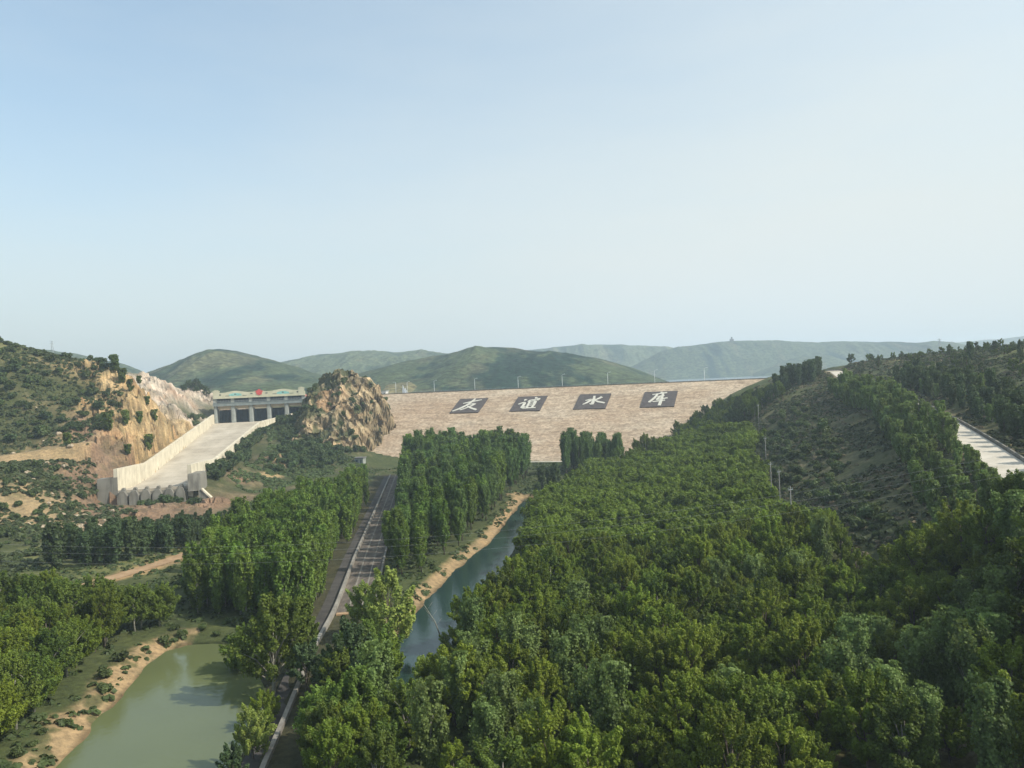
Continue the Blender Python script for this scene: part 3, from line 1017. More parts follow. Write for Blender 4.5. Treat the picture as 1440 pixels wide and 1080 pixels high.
# sail sculpture and small hut on the left end of the crest
a = ray(566, 554)[0]
s = (a * (DA[1] - DN[1] * 4) - (DA[0] - DN[0] * 4)) / (DU[0] - a * DU[1])
g = DA + DU * s - DN * 8.2
t = thing('sail_sculpture', 'white curved sail shaped sculpture standing at left end of dam crest', 'sculpture', (g[0], g[1], CREST), -TH)
b = MB()
b.box(-2.6, 2.6, -.9, .9, -.5, .5)
b.build('plinth', M['white_wall'], t)
for k, (h, x0, w) in enumerate([(5.6, -.9, 1.9), (3.8, .6, 1.5)]):
    b = MB()
    left = [(x0 - .55 * w + .9 * w * (q ** 2) * .6 - .7 * q, .5 + h * q) for q in np.linspace(0, 1, 9)]
    right = [(x0 + .75 * w * (1 - q) ** 1.6 - .55 * w * .0 + (left[-1][0] - x0) * q ** 1.2, .5 + h * q) for q in np.linspace(0, .98, 9)]
    b.prism(left[::-1] + right, lambda u, v, d: (u, d + k * .35, v), -.15, .15)
    b.build('sail_blade', M['white_metal'], t)


def house(name, label, cat, loc, w, d, h, rz=0.0, roof='gable', wall='white_wall', roofm='roof_grey', wins=3, group=None, rh=1.4):
    t = thing(name, label, cat, loc, rz, group)
    b = MB()
    b.box(-w / 2, w / 2, -d / 2, d / 2, -1.5, h)
    b.build('wall', M[wall], t)
    b = MB()
    if roof == 'gable':
        b.prism([(-d / 2 - .4, h), (d / 2 + .4, h), (0, h + rh)], lambda u, v, q: (q, u, v), -w / 2 - .3, w / 2 + .3)
    else:
        b.box(-w / 2 - .45, w / 2 + .45, -d / 2 - .45, d / 2 + .45, h, h + .35)
    b.build('roof', M[roofm], t)
    for k in range(wins):
        x = -w / 2 + w * (k + .5) / wins
        if k == wins // 2 and wins > 1:
            b = MB()
            b.box(x - .5, x + .5, -d / 2 - .05, -d / 2 + .1, -.2, 2.0)
            b.build('door', M['motif'], t)
        else:
            b = MB()
            b.box(x - .6, x + .6, -d / 2 - .04, -d / 2 + .1, .9, 2.1)
            b.build('window', M['blue_glass'], t)
    return t


q = PY(540, 552, 562)
house('gate_hut', 'small blue white flat roofed hut between rock outcrop and dam crest', 'hut', (q[0], q[1], 38.6), 5, 4, 3.2, -TH, 'flat', 'white_wall', 'rail', 2)
q = PY(507, 657, 432)
house('pump_house', 'small pale hut with dark flat roof at foot of rock outcrop', 'hut', (q[0], q[1], max(gz(q[0], q[1]), 1) + .1), 5, 4, 3.0, -.2, 'flat', 'column', 'roof_grey', 2)
for px, py, Y, w, lb, rm in [(283, 570, 610, 12, 'whitewashed low house furthest left behind the spillway gatehouse', 'roof_grey'), (293, 566, 640, 10, 'whitewashed low house tucked right against left end of gatehouse', 'roof_red'), (430, 562, 625, 16, 'low white house with reddish roof right of the gatehouse', 'roof_red')]:
    q = PY(px, py, Y)
    house('house', lb, 'house', (q[0], q[1], q[2] - 1.0), w, 7, 3.6, .1, 'gable', 'white_wall', rm, 3, None, 1.8)

# ------------------------------------------------------------------ spillway chute
sp = thing('spillway', 'wide pale concrete spillway chute descending from the gatehouse between high side walls', 'spillway', (SO[0], SO[1], 0), SA)
# local: x across (to the right), y upstream, so a station s downstream is y = -s
M['chute'] = simple_mat('chute_floor', [(0.25, (.28, .24, .185)), (0.5, (.41, .36, .285)), (0.75, (.52, .465, .38))], 0.10, 0.85, stretch=(1.0, .35, 1), bumpd=.02, detail=7)
st = np.concatenate([np.linspace(-2, 200, 68), np.linspace(203, 256, 28)])


def ribbon(rows, name, mat, parent, closed=True):
    """rows: list of point loops, skinned lengthwise"""
    mb = MB()
    m = len(rows[0])
    vs = [p for r_ in rows for p in r_]
    fs = []
    for k in range(len(rows) - 1):
        for j in range(m if closed else m - 1):
            fs.append((k * m + j, k * m + (j + 1) % m, (k + 1) * m + (j + 1) % m, (k + 1) * m + j))
    if closed:
        fs.append(tuple(range(m - 1, -1, -1)))
        fs.append(tuple((len(rows) - 1) * m + j for j in range(m)))
    mb.add(vs, fs)
    return mb.build(name, mat, parent)


ribbon([[(0.01, -s, floor_z(s)), (chute_w(s) - .01, -s, floor_z(s)), (chute_w(s) - .01, -s, floor_z(s) - 1.0), (0.01, -s, floor_z(s) - 1.0)] for s in st], 'chute_floor', M['chute'], sp)
ribbon([[(-1.4, -s, wall_z(s)), (0, -s, wall_z(s)), (0, -s, floor_z(s) - 3), (-1.4, -s, floor_z(s) - 3)] for s in st], 'side_wall', M['cream_concrete'], sp)
ribbon([[(chute_w(s), -s, wall_z(s)), (chute_w(s) + 1.4, -s, wall_z(s)), (chute_w(s) + 1.9, -s, floor_z(s) - 6), (chute_w(s), -s, floor_z(s) - 6)] for s in st], 'side_wall', M['cream_concrete'], sp)
for s in np.arange(14, 250, 12.0):
    b = MB()
    b.box(0.05, float(chute_w(s)) - .05, -s - .09, -s + .09, float(floor_z(s)) - .3, float(floor_z(s)) + .015)
    b.build('expansion_joint', M['grey_concrete'], sp)
# buttress where the wide head meets the parallel chute
b = MB()
b.hexa([(37.5, -66, 8), (45, -63, 8), (45, -58, 8), (37.5, -57, 8)], [(37.3, -63, 26.0), (39, -62, 26.0), (39, -59, 26.0), (37.3, -58, 26.0)])
b.build('buttress', M['cream_concrete'], sp)
# lip piers under the flip bucket
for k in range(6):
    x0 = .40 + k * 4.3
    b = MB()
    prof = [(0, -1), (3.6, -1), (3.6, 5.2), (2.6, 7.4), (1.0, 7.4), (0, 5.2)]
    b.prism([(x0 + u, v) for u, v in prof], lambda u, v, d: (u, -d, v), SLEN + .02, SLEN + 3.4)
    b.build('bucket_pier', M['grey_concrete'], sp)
for k in range(6):
    x0 = .40 + k * 4.3
    b = MB()
    b.prism([(x0 + 1.0, 7.42), (x0 + 2.6, 7.42), (x0 + 2.2, 8.5), (x0 + 1.4, 8.5)], lambda u, v, d: (u, -d, v), SLEN - .5, SLEN + 1.6)
    b.build('bucket_tooth', M['grey_concrete'], sp)
b = MB()
b.box(0, 25.9, -SLEN - .9, -SLEN, -2, 6.6)
b.build('end_wall', M['grey_concrete'], sp)
b = MB()
b.hexa([(-7.5, -SLEN - .2, -1), (-.02, -SLEN - .2, -1), (-.02, -SLEN + 1.4, -1), (-7.5, -SLEN + 6, -1)], [(-7.5, -SLEN - .2, 12.5), (-.02, -SLEN - .2, 12.9), (-.02, -SLEN + 1.4, 12.9), (-7.5, -SLEN + 6, 12.5)])
b.build('wing_wall', M['grey_concrete'], sp)
b = MB()
b.hexa([(26.6, -SLEN - 4, 5.8), (31.6, -SLEN - 4, 5.8), (32.2, -SLEN + 8, 5.8), (26.6, -SLEN + 8, 5.8)], [(26.6, -SLEN - 2.5, 12.6), (31.4, -SLEN - 2.5, 12.6), (32.0, -SLEN + 8, 12.6), (26.6, -SLEN + 8, 12.6)])
b.build('abutment_block', M['grey_concrete'], sp)
b = MB()
b.prism([(30.8, 6.2), (31.8, 6.4), (36.6, 1.0), (35.5, -1.5), (30.8, -1.5)], lambda u, v, d: (u, -d, v), SLEN + 4, SLEN + 5.2)
b.build('wing_wall', M['grey_concrete'], sp)
b = MB()
b.prism([(31.7, 6.45), (32.1, 6.75), (37.2, 1.1), (36.7, .9)], lambda u, v, d: (u, -d, v), SLEN + 2.5, SLEN + 5.6)
b.build('coping', M['cream_concrete'], sp)

# ------------------------------------------------------------------ gatehouse
gh = thing('gatehouse', 'long cream spillway gatehouse with wavy parapet, red emblem and five dark gates', 'gatehouse', (SO[0], SO[1], 0), SA)
W = 63.0
pc = [0.9, 12.9, 25.2, 37.6, 50.0, 62.1]
for k, x in enumerate(pc):
    hw = 1.1 if k in (0, 5) else 1.55
    b = MB()
    poly = [(x - hw, 14), (x - hw, .9), (x - hw * .55, 0), (x + hw * .55, 0), (x + hw, .9), (x + hw, 14)]
    b.prism(poly, lambda u, v, d: (u, v, d), 22, 36.1)
    b.build('pier', M['column_paint'], gh)
for k in range(5):
    x0, x1 = pc[k] + 1.6, pc[k + 1] - 1.6
    g = MB()
    n = 9
    for j in range(n):
        a0, a1 = R(-4 + 56 * j / n), R(-4 + 56 * (j + 1) / n)
        y0, z0 = 7.4 + 11.5 * (1 - math.cos(a0)), 24.0 + 11.5 * math.sin(a0)
        y1, z1 = 7.4 + 11.5 * (1 - math.cos(a1)), 24.0 + 11.5 * math.sin(a1)
        g.hexa([(x0, y0, z0), (x1, y0, z0), (x1, y0 + .3, z0), (x0, y0 + .3, z0)], [(x0, y1, z1), (x1, y1, z1), (x1, y1 + .3, z1), (x0, y1 + .3, z1)])
    gt = g.build('gate', M['gate_steel'], gh)
    for xx in (x0 + 1.6, (x0 + x1) / 2, x1 - 1.6):
        g = MB()
        g.tube([(xx, 1.6, 30.5), (xx, 7.3, 25.6)], .22, 6)
        g.tube([(xx, 1.6, 30.5), (xx, 8.3, 32.2)], .22, 6)
        g.build('gate_arm', M['gate_steel'], gt)
    g = MB()
    g.box(x0 - .05, x1 + .05, 1.2, 5.5, 34.0, 36.1)
    g.build('lintel', M['lintel'], gh)
b = MB()
b.box(-.4, W + .4, -.9, 13.5, 36.1, 38.2)
b.box(-.6, W + .6, -1.15, 13.5, 38.2, 38.6)
b.build('deck_beam', M['beam_paint'], gh)
for k, x in enumerate(pc):
    b = MB()
    b.box(x - 1.15, x + 1.15, -.6, 1.2, 38.6, 41.7)
    b.build('column', M['column_paint'], gh)
b = MB()
b.box(.3, W - .3, 5.0, 5.4, 38.6, 41.7)
b.build('rear_wall', M['rear'], gh)
for k in range(5):
    x0, x1 = pc[k] + 1.25, pc[k + 1] - 1.25
    b = MB()
    b.box(x0 + .4, x1 - .4, 4.9, 5.0 - .003, 39.3, 41.2)
    wd = b.build('window', M['blue_glass'], gh)
    for j in range(1, 5):
        b = MB()
        xx = x0 + .4 + (x1 - x0 - .8) * j / 5
        b.box(xx - .07, xx + .07, 4.82, 4.9, 39.3, 41.2)
        b.build('mullion', M['beam_paint'], wd)
    b = MB()
    b.box(x0, x1, -.75, -.65, 39.75, 39.87)
    b.box(x0, x1, -.73, -.67, 39.2, 39.28)
    for j in range(9):
        xx = x0 + (x1 - x0) * (j + .5) / 9
        b.box(xx - .05, xx + .05, -.74, -.66, 38.6, 39.8)
    b.build('railing', M['rail'], gh)
# wavy fascia: high shoulders, two bulges over the murals, centre block behind the emblem
xs = np.linspace(0, W, 127)
top = 45.55 + 1.25 * np.exp(-((xs - 15.2) / 5.6) ** 2) + 1.25 * np.exp(-((xs - 47.8) / 5.6) ** 2) + .55 * np.exp(-((xs - 31.5) / 4.0) ** 4)
top = np.maximum(top, np.where((xs < 4.0) | (xs > W - 4.0), 46.4, 0))
b = MB()
for k in range(len(xs) - 1):
    b.hexa([(xs[k], -1.0, 41.7), (xs[k + 1], -1.0, 41.7), (xs[k + 1], .2, 41.7), (xs[k], .2, 41.7)], [(xs[k], -1.0, top[k]), (xs[k + 1], -1.0, top[k + 1]), (xs[k + 1], .2, top[k + 1]), (xs[k], .2, top[k])])
b.build('fascia', M['cream_paint'], gh)
b = MB()
b.box(-.6, W + .6, -1.5, 6.2, 41.5, 41.698)
b.box(-.4, W + .4, .22, 6.0, 41.702, 44.4)
b.build('roof_slab', M['cream_paint'], gh)
for x in (2.0, W - 2.0):
    b = MB()
    b.box(x - 2.1, x + 2.1, -1.25, 1.0, 41.702, 46.6)
    pts = [(x - 2.5 + 5.0 * q, 46.6 + 1.1 * math.sin(PI * q) ** .7) for q in np.linspace(0, 1, 11)]
    b.prism(pts, lambda u, v, d: (u, d, v), -1.4, 1.1)
    b.build('end_pylon', M['cream_paint'], gh)
for x in (15.0, 48.0):
    b = MB()
    up_ = [(x + 4.3 * q, 44.3 + .95 * (1 - abs(q) ** 1.8)) for q in np.linspace(1, -1, 15)]
    dn_ = [(x + 4.3 * q, 43.2 + .1 * math.cos(q * 9)) for q in np.linspace(-1, 1, 15)]
    b.prism(up_ + dn_, lambda u, v, d: (u, d, v), -1.06, -1.002)
    mu = b.build('mural', M['mural'], gh)
    b = MB()
    b.prism([(x - .9, 44.0), (x + 1.0, 43.95), (x + .4, 44.7), (x - .4, 44.8)], lambda u, v, d: (u, d, v), -1.10, -1.062)
    b.build('mural_figure', M['motif'], mu)
for x, z, w, h in [(4.4, 44.2, .9, 1.0), (26.2, 44.3, .8, .8), (36.6, 44.3, .8, .8), (58.6, 44.2, .9, 1.0), (9.6, 43.3, 1.4, .35), (21.4, 43.3, 1.4, .35), (42.2, 43.5, 1.4, .35), (54.0, 43.4, 1.4, .35)]:
    b = MB()
    b.box(x - w, x + w, -1.07, -1.002, z - h / 2, z + h / 2)
    b.build('motif', M['motif'], gh)
b = MB()
pet = []
for k in range(40):
    a = 2 * PI * k / 40
    rr = 1.55 + .75 * abs(math.cos(2.5 * (a - PI / 2)))
    pet.append((31.5 + 1.15 * rr * math.cos(a), 45.2 + .95 * rr * math.sin(a)))
b.prism(pet, lambda u, v, d: (u, d, v), -1.35, -1.003)
b.prism([(30.9, 43.3), (31.5, 42.5), (32.1, 43.3), (31.9, 44.0), (31.1, 44.0)], lambda u, v, d: (u, d, v), -1.30, -1.004)
b.build('red_emblem', M['red'], gh)

# ------------------------------------------------------------------ rock outcrop
def outcrop():
    nx, ny = 230, 250
    gx, gy = np.linspace(-152, -66, nx), np.linspace(438, 560, ny)
    X, Y = np.meshgrid(gx, gy)
    x, y = X.ravel(), Y.ravel()
    # broken joints dip to the right: jitter the sampling position so that ledges are not smooth
    p = xyz(x, y)
    wx = x + 4.5 * fbm(p / 9.0, 3, 230) + 1.2 * fbm(p / 3.0, 2, 231)
    wy = y + 4.0 * fbm(p / 11.0, 3, 232) + 1.2 * fbm(p / 3.0, 2, 233)
    top = np.interp(wx, [-152, -143, -139, -132, -127.5, -124, -118, -104, -98, -94, -89, -84, -78, -75, -70, -66], [14, 24, 29, 36.5, 43, 48.5, 51.5, 54, 51, 48.5, 44.5, 41.5, 35, 23, 8, -4])
    top = top + 3.4 * fbm(np.stack([x / 5.5, y / 30.0, y * 0], 1), 3, 236, True) * sstep(36, 46, top)
    d = 503 - wy
    lean = np.clip(d - 2, 0, 60) * .55 * sstep(-112, -88, x)
    top = np.minimum(top, np.interp(wx + lean, [-104, -98, -94, -89, -84, -81, -78, -75, -70], [60, 52, 50, 46, 43, 36, 24, 8, -4]))
    drop = np.interp(d * np.interp(x, [-130, -112], [.72, 1.0]), [-70, -30, -9, -3, 3, 10, 25, 45, 60, 70], [80, 30, 4, 0, 0, 4.5, 16, 37, 56, 84])
    z = top - drop
    # slabs: cells stretched along the dip
    ca, sa = math.cos(R(50)), math.sin(R(50))
    a = x * ca - z * sa
    b_ = x * sa + z * ca
    q = np.stack([a / 2.4, b_ / .7, y / 1.5], 1)
    c1, d1 = cells(q / 6.5, 7)
    c2, d2 = cells(q / 2.6, 8)
    c3, d3 = cells(q / 1.1, 9)
    z = z + (c1 - .5) * 2.2 + (c2 - .5) * .9 + (c3 - .5) * .3
    # slabs dipping to the right: each bed stands out, then steps back to the next
    bed = a / 10.0 + 1.5 * fbm(np.stack([a / 20.0, b_ / 24.0, y / 16.0], 1), 4, 240)
    saw = bed - np.floor(bed)
    stepw = _hash(np.floor(bed).astype(np.int64), np.floor(b_ / 17.0 + 2.5 * fbm(p / 15.0, 2, 244)).astype(np.int64), np.zeros(len(a), np.int64), 5)
    rdg = 1 - np.abs(vnoise(np.stack([a / 4.2, b_ / 15.0, y / 12.0], 1) + .35 * vnoise(p / 4.0, 249)[:, None], 250))
    rdb = 1 - np.abs(vnoise(np.stack([a / 11.0, b_ / 30.0, y / 22.0], 1), 251))
    rib = .35 * saw * (.15 + 1.1 * stepw) + .55 * rdg ** 2.2 + .75 * rdb ** 1.8 - .4
    z = z + 3.2 * (rdg ** 2 - .5) * sstep(14, 30, z)
    xo = x + (c1 - .5) * 2.0
    yo = y - (c1 - .5) * 2.0 - (c2 - .5) * .8 - rib * 6.5
    P3 = np.stack([xo, yo, z], 1)
    nzv = fbm(P3 / 8.0, 4, 210)
    base = np.array([.36, .285, .19]) * (0.62 + .40 * c2[:, None] + .30 * c1[:, None] + .25 * (stepw[:, None] - .5))
    red = sstep(.0, .5, fbm(P3 / 13.0, 3, 211))[:, None]
    base = base * (1 - .55 * red) + np.array([.38, .23, .135]) * .55 * red
    base = base * (1 - .35 * sstep(.42, .62, d1)[:, None])
    veg = sstep(-.08, .16, nzv - .5 * (rib - .4) + .5 * (-(x + 110) / 34.0) + .3 * fbm(P3 / 3.0, 3, 212))[:, None]
    col = base * (1 - .85 * veg) + np.array([.045, .062, .028]) * .85 * veg
    idx = np.arange(nx * ny).reshape(ny, nx)
    F = np.stack([idx[:-1, :-1], idx[:-1, 1:], idx[1:, 1:], idx[1:, :-1]], -1).reshape(-1, 4)
    return link('rock_outcrop', npmesh('rock_outcrop', P3, F, [M['rock']], smooth=False, col=np.clip(col, .01, .8)))


ro = tag(outcrop(), kind='structure')
RO_V = np.empty(len(ro.data.vertices) * 3, np.float32)
ro.data.vertices.foreach_get('co', RO_V)
RO_V = RO_V.reshape(-1, 3)


# ------------------------------------------------------------------ trees
def quads(cen, nor, size, rg, aspect=1.0):
    n = len(cen)
    nor = nor / (np.linalg.norm(nor, axis=1, keepdims=True) + 1e-9)
    t = rg.normal(size=(n, 3))
    t -= nor * (t * nor).sum(1, keepdims=True)
    t /= np.linalg.norm(t, axis=1, keepdims=True) + 1e-9
    b = np.cross(nor, t)
    s = (size * rg.uniform(.65, 1.3, n))[:, None] * .5
    t = t * s * aspect
    b = b * s
    bend = nor * s * .25
    V = np.stack([cen - t - b, cen + t - b + bend, cen + t + b, cen - t + b + bend], 1).reshape(-1, 3)
    F = np.arange(4 * n).reshape(n, 4)
    return V, F


def leaf_mesh(name, cen, nor, size, rg, mat, shade=None):
    nor = nor / (np.linalg.norm(nor, axis=1, keepdims=True) + 1e-9) + rg.normal(size=cen.shape) * .55
    V, F = quads(cen, nor, np.broadcast_to(size, (len(cen),)), rg)
    v = rg.uniform(.15, .85, len(cen)) if shade is None else np.clip(shade + rg.normal(0, .16, len(cen)), 0, 1)
    col = np.repeat(v, 4)[:, None].repeat(3, 1)
    return npmesh(name, V, F, [mat], col=col)


def poplar(h, w, n, seed, mat, bark, leaf=.36, clear=.12, name='poplar'):
    rg = np.random.default_rng(seed)
    nb = int(h * 4.2)
    cen, nor, sh = [], [], []
    tops = []
    for k in range(nb):
        t = clear + (1 - clear) * ((k + rg.uniform(0, 1)) / nb) ** 1.0
        prof = (math.sin(PI * min(1, max(0.0, (t - clear) / (1 - clear)) * .74 + .13)) ** .7)
        L_ = w * .5 * prof * rg.uniform(.7, 1.2) + .25
        a = rg.uniform(0, 2 * PI)
        rise = L_ * rg.uniform(1.5, 3.0)
        m = max(6, int(n / nb * (.45 + .9 * prof)))
        s = rg.uniform(.2, 1.0, m) ** .7
        c = np.stack([np.cos(a) * L_ * s, np.sin(a) * L_ * s, h * t * .94 + rise * (s - .5) * .9], 1)
        c += rg.normal(size=c.shape) * np.array([.24, .24, .42]) * (.4 + w * .14)
        c[:, 2] = np.clip(c[:, 2], h * clear * .6, h * 1.02)
        cen.append(c)
        nn = c * np.array([1, 1, 0]) + np.array([0, 0, .5])
        nor.append(nn)
        sh.append(np.full(m, rg.uniform(.25, .75)))
    cen, nor, sh = map(np.concatenate, (cen, nor, sh))
    crown = leaf_mesh(name + '_crown', cen, nor, leaf, rg, mat, sh)
    b = MB()
    lean = rg.uniform(-.2, .2, 2)
    b.tube([(0, 0, -.8), (lean[0] * .3, lean[1] * .3, h * .4), (lean[0], lean[1], h * .9)], [.022 * h * .7, .015 * h * .7, .03], 6)
    for k in range(5):
        a = rg.uniform(0, 2 * PI)
        z0 = h * rg.uniform(clear + .05, .7)
        b.tube([(0, 0, z0), (math.cos(a) * w * .22, math.sin(a) * w * .22, z0 + h * .10), (math.cos(a) * w * .34, math.sin(a) * w * .34, z0 + h * .2)], [.07, .045, .02], 4)
    trunk = b.mesh(name + '_trunk', bark)
    return trunk, crown


def broad(h, w, n, seed, mat, bark, leaf=.22, lobes=46, clear=.14, up=1.0, name='broadleaf'):
    rg = np.random.default_rng(seed)
    cen, nor, sh = [], [], []
    b = MB()
    b.tube([(0, 0, -.8), (rg.uniform(-.2, .2), rg.uniform(-.2, .2), h * max(clear, .2)), (rg.uniform(-.3, .3), rg.uniform(-.3, .3), h * .72)], [.026 * h, .018 * h, .05], 7)
    wob = rg.uniform(0, 6.28, 3)
    zc = h * (clear + 1) / 2
    for k in range(lobes):
        a = rg.uniform(0, 2 * PI)
        e = rg.uniform(-.85, .95)
        env = math.sqrt(1 - e * e) * (1 + .22 * math.sin(2 * a + wob[0]) + .15 * math.sin(3 * a + wob[1])) * (1.08 - .22 * e)
        rr = env * rg.uniform(.25, 1.0) ** .6
        c0 = np.array([math.cos(a) * rr * w * .42, math.sin(a) * rr * w * .42, zc + e * h * (1 - clear) * .44 + rg.normal(0, .25)])
        ax = np.array([math.cos(a) * rr * .9, math.sin(a) * rr * .9, up * rg.uniform(.5, 1.2)])
        ax /= np.linalg.norm(ax)
        L_ = w * rg.uniform(.10, .23)
        rad = w * rg.uniform(.04, .10)
        m = int(n / lobes * rg.uniform(.6, 1.4))
        t = rg.uniform(-.5, 1.0, m)
        d = rg.normal(size=(m, 3))
        d /= np.linalg.norm(d, axis=1, keepdims=True)
        taper = np.clip(1.1 - .75 * np.abs(t), .15, 1)[:, None]
        c = c0 + ax * (t * L_)[:, None] + d * rad * taper * rg.uniform(.5, 1.25, m)[:, None]
        cen.append(c)
        nor.append(d * .8 + ax * .5 + np.array([0, 0, .35]))
        sh.append(np.clip(rg.uniform(.28, .68) + .18 * t, 0, 1))
        if k % 4 == 0:
            b.tube([(0, 0, h * rg.uniform(clear, .45)), tuple(c0 * np.array([.5, .5, .8])), tuple(c0 + ax * L_ * .5)], [.010 * h, .006 * h, .015], 5)
    cen, nor, sh = map(np.concatenate, (cen, nor, sh))
    crown = leaf_mesh(name + '_crown', cen, nor, leaf, rg, mat, sh)
    return b.mesh(name + '_trunk', bark), crown


def shrub_mesh(name, h, w, n, seed, mat, leaf=.3):
    rg = np.random.default_rng(seed)
    cen, nor, sh = [], [], []
    k = 7
    for j in range(k):
        c0 = np.array([*(rg.normal(size=2) * w * .2), h * rg.uniform(.3, .7)])
        d = rg.normal(size=(n // k, 3))
        d /= np.linalg.norm(d, axis=1, keepdims=True)
        c = c0 + d * np.array([w * .24, w * .24, h * .32]) * rg.uniform(.5, 1.1, n // k)[:, None]
        c[:, 2] = np.maximum(c[:, 2], .05)
        cen.append(c)
        nor.append(d + np.array([0, 0, .4]))
        sh.append(np.full(n // k, rg.uniform(.25, .75)))
    cen, nor, sh = map(np.concatenate, (cen, nor, sh))
    return leaf_mesh(name, cen, nor, leaf, rg, mat, sh)


def plant(kind, parts, label, cat, group, x, y, rg, sc=(.85, 1.15), z=None, zs=None, sxy=None):
    z = gz(x, y) if z is None else z
    s = rg.uniform(*sc)
    t = thing(kind, label, cat, (x, y, z), rg.uniform(0, 2 * PI), group, (s * (sxy or 1), s * (sxy or 1), s * (zs or rg.uniform(.9, 1.12))))
    link('trunk', parts[0], t)
    link('crown', parts[1], t)
    return t


def fill(poly, spacing, jit, rg, rot=0.0):
    P2 = np.array(poly, float)
    c, s = math.cos(rot), math.sin(rot)
    ctr = P2.mean(0)
    ext = np.abs(P2 - ctr).max() * 1.5
    g = np.arange(-ext, ext, spacing)
    gx, gy = np.meshgrid(g, g)
    gx = gx.ravel() + rg.uniform(-jit, jit, gx.size) * spacing
    gy = gy.ravel() + rg.uniform(-jit, jit, gy.size) * spacing
    x = ctr[0] + gx * c - gy * s
    y = ctr[1] + gx * s + gy * c
    m = poly_sdf(x, y, poly) < 0
    return x[m], y[m]


def clear_of(x, y, pond=1.5, para=0.0):
    m = (poly_sdf(x, y, POND) > pond) & (poly_sdf(x, y, CANAL) > pond)
    if para:
        m &= seg_dist(x, y, PARA)[0] > para
    return m


VY = [poplar(12, 2.7, 4300, 100 + k, M['leaf_young'], M['pale_bark'], .27) for k in range(5)]
VG = [poplar(19, 4.4, 7500, 120 + k, M['leaf_grove'], M['bark'], .34, .2) for k in range(5)]
VGL = [poplar(19, 4.6, 7500, 130 + k, M['leaf_young'], M['bark'], .34, .2) for k in range(5)]
VD = [poplar(11, 3.4, 2300, 140 + k, M['leaf_dark'], M['bark'], .42, .08) for k in range(3)]
VS = [poplar(8, 2.3, 2600, 160 + k, M['leaf_silver'], M['pale_bark'], .26, .08) for k in range(4)]
VSB = [poplar(10, 3.4, 7000, 170 + k, M['leaf_silver'], M['pale_bark'], .20, .1) for k in range(3)]
VB = [broad(h_, w_, 21000, 200 + k, M['leaf_broad'], M['bark'], .15, int(lo_ * 1.5)) for k, (h_, w_, lo_) in enumerate([(8.4, 6.2, 52), (7.4, 6.6, 46), (9.4, 5.8, 56), (8.0, 5.4, 44), (7.0, 5.8, 40), (9.8, 6.8, 64), (8.6, 7.0, 58), (7.8, 6.0, 42)])]
VBD = [broad(9, 6.4, 10500, 220 + k, M['leaf_dark'], M['bark'], .22, 50, .12) for k in range(3)]
VBG = [broad(h_, w_, 15500, 230 + k, M['leaf_mid'], M['pale_bark'], .18, 84, .14) for k, (h_, w_) in enumerate([(9, 6.8), (9.6, 6.2), (8.4, 7.2), (10, 6.6)])]
VW = [broad(10, 7.6, 11000, 240 + k, M['leaf_willow'], M['bark'], .22, 60, .10, 1.4) for k in range(2)]
VT = [broad(7, 5.0, 2600, 250 + k, M['leaf_mid' if k % 2 else 'leaf_shrub'], M['bark'], .34, 26, .06) for k in range(4)]

rg = np.random.default_rng(42)
# --- young plantation left of the canal road
poly = [(-37, 139), (-43, 200), (-60, 350), (-66, 332), (-69, 285), (-74, 240), (-76, 206), (-68, 154)]
x, y = fill(poly, 3.5, .26, rg, .15)
m = clear_of(x, y, 3, 3.7) & (seg_dist(x, y, TRACK)[0] > 4)
x, y = x[m], y[m]
order = np.argsort(y + rg.uniform(0, 60, len(y)))[:299]
for i in order:
    d = seg_dist(x[i:i + 1], y[i:i + 1], PARA)[0][0]
    if y[i] < 165:
        lb, gr = 'bright green young poplar at the near end of the plantation behind the pond', 'young poplars nearest the pond'
    elif d < 11:
        lb, gr = 'bright green young poplar in the row edging left side of canal road', 'young poplars beside the canal road'
    elif y[i] > 285:
        lb, gr = 'young poplar at the far end of plantation below the brown slope', 'young poplars at the far end of the plantation'
    else:
        lb, gr = 'bright green young poplar inside the dense plantation left of canal road', 'young poplars inside the plantation'
    plant('young_poplar', VY[rg.integers(5)], lb, 'tree', gr, x[i], y[i], rg, (.74, 1.12))
# --- dark poplars below the spillway
x, y = fill([(-122, 196), (-124, 250), (-108, 274), (-82, 262), (-84, 245), (-92, 214), (-104, 192)], 4.9, .35, rg)
m = seg_dist(x, y, TRACK)[0] > 5
for a, b_ in zip(x[m], y[m]):
    nearw = b_ > 250
    plant('dark_poplar', VD[rg.integers(3)], 'dark green poplar in the thicket just below the spillway lip' if nearw else 'dark green poplar in the clump between spillway and dirt track', 'tree', 'dark poplars below the spillway lip' if nearw else 'dark poplars above the dirt track', a, b_, rg, *[(max(.28, (39.5 - .1436 * b_) / 11.5) * q_, max(.28, (39.5 - .1436 * b_) / 11.5) * q_ + .02) for q_ in [rg.uniform(.72, 1.02)]], sxy=1.15)
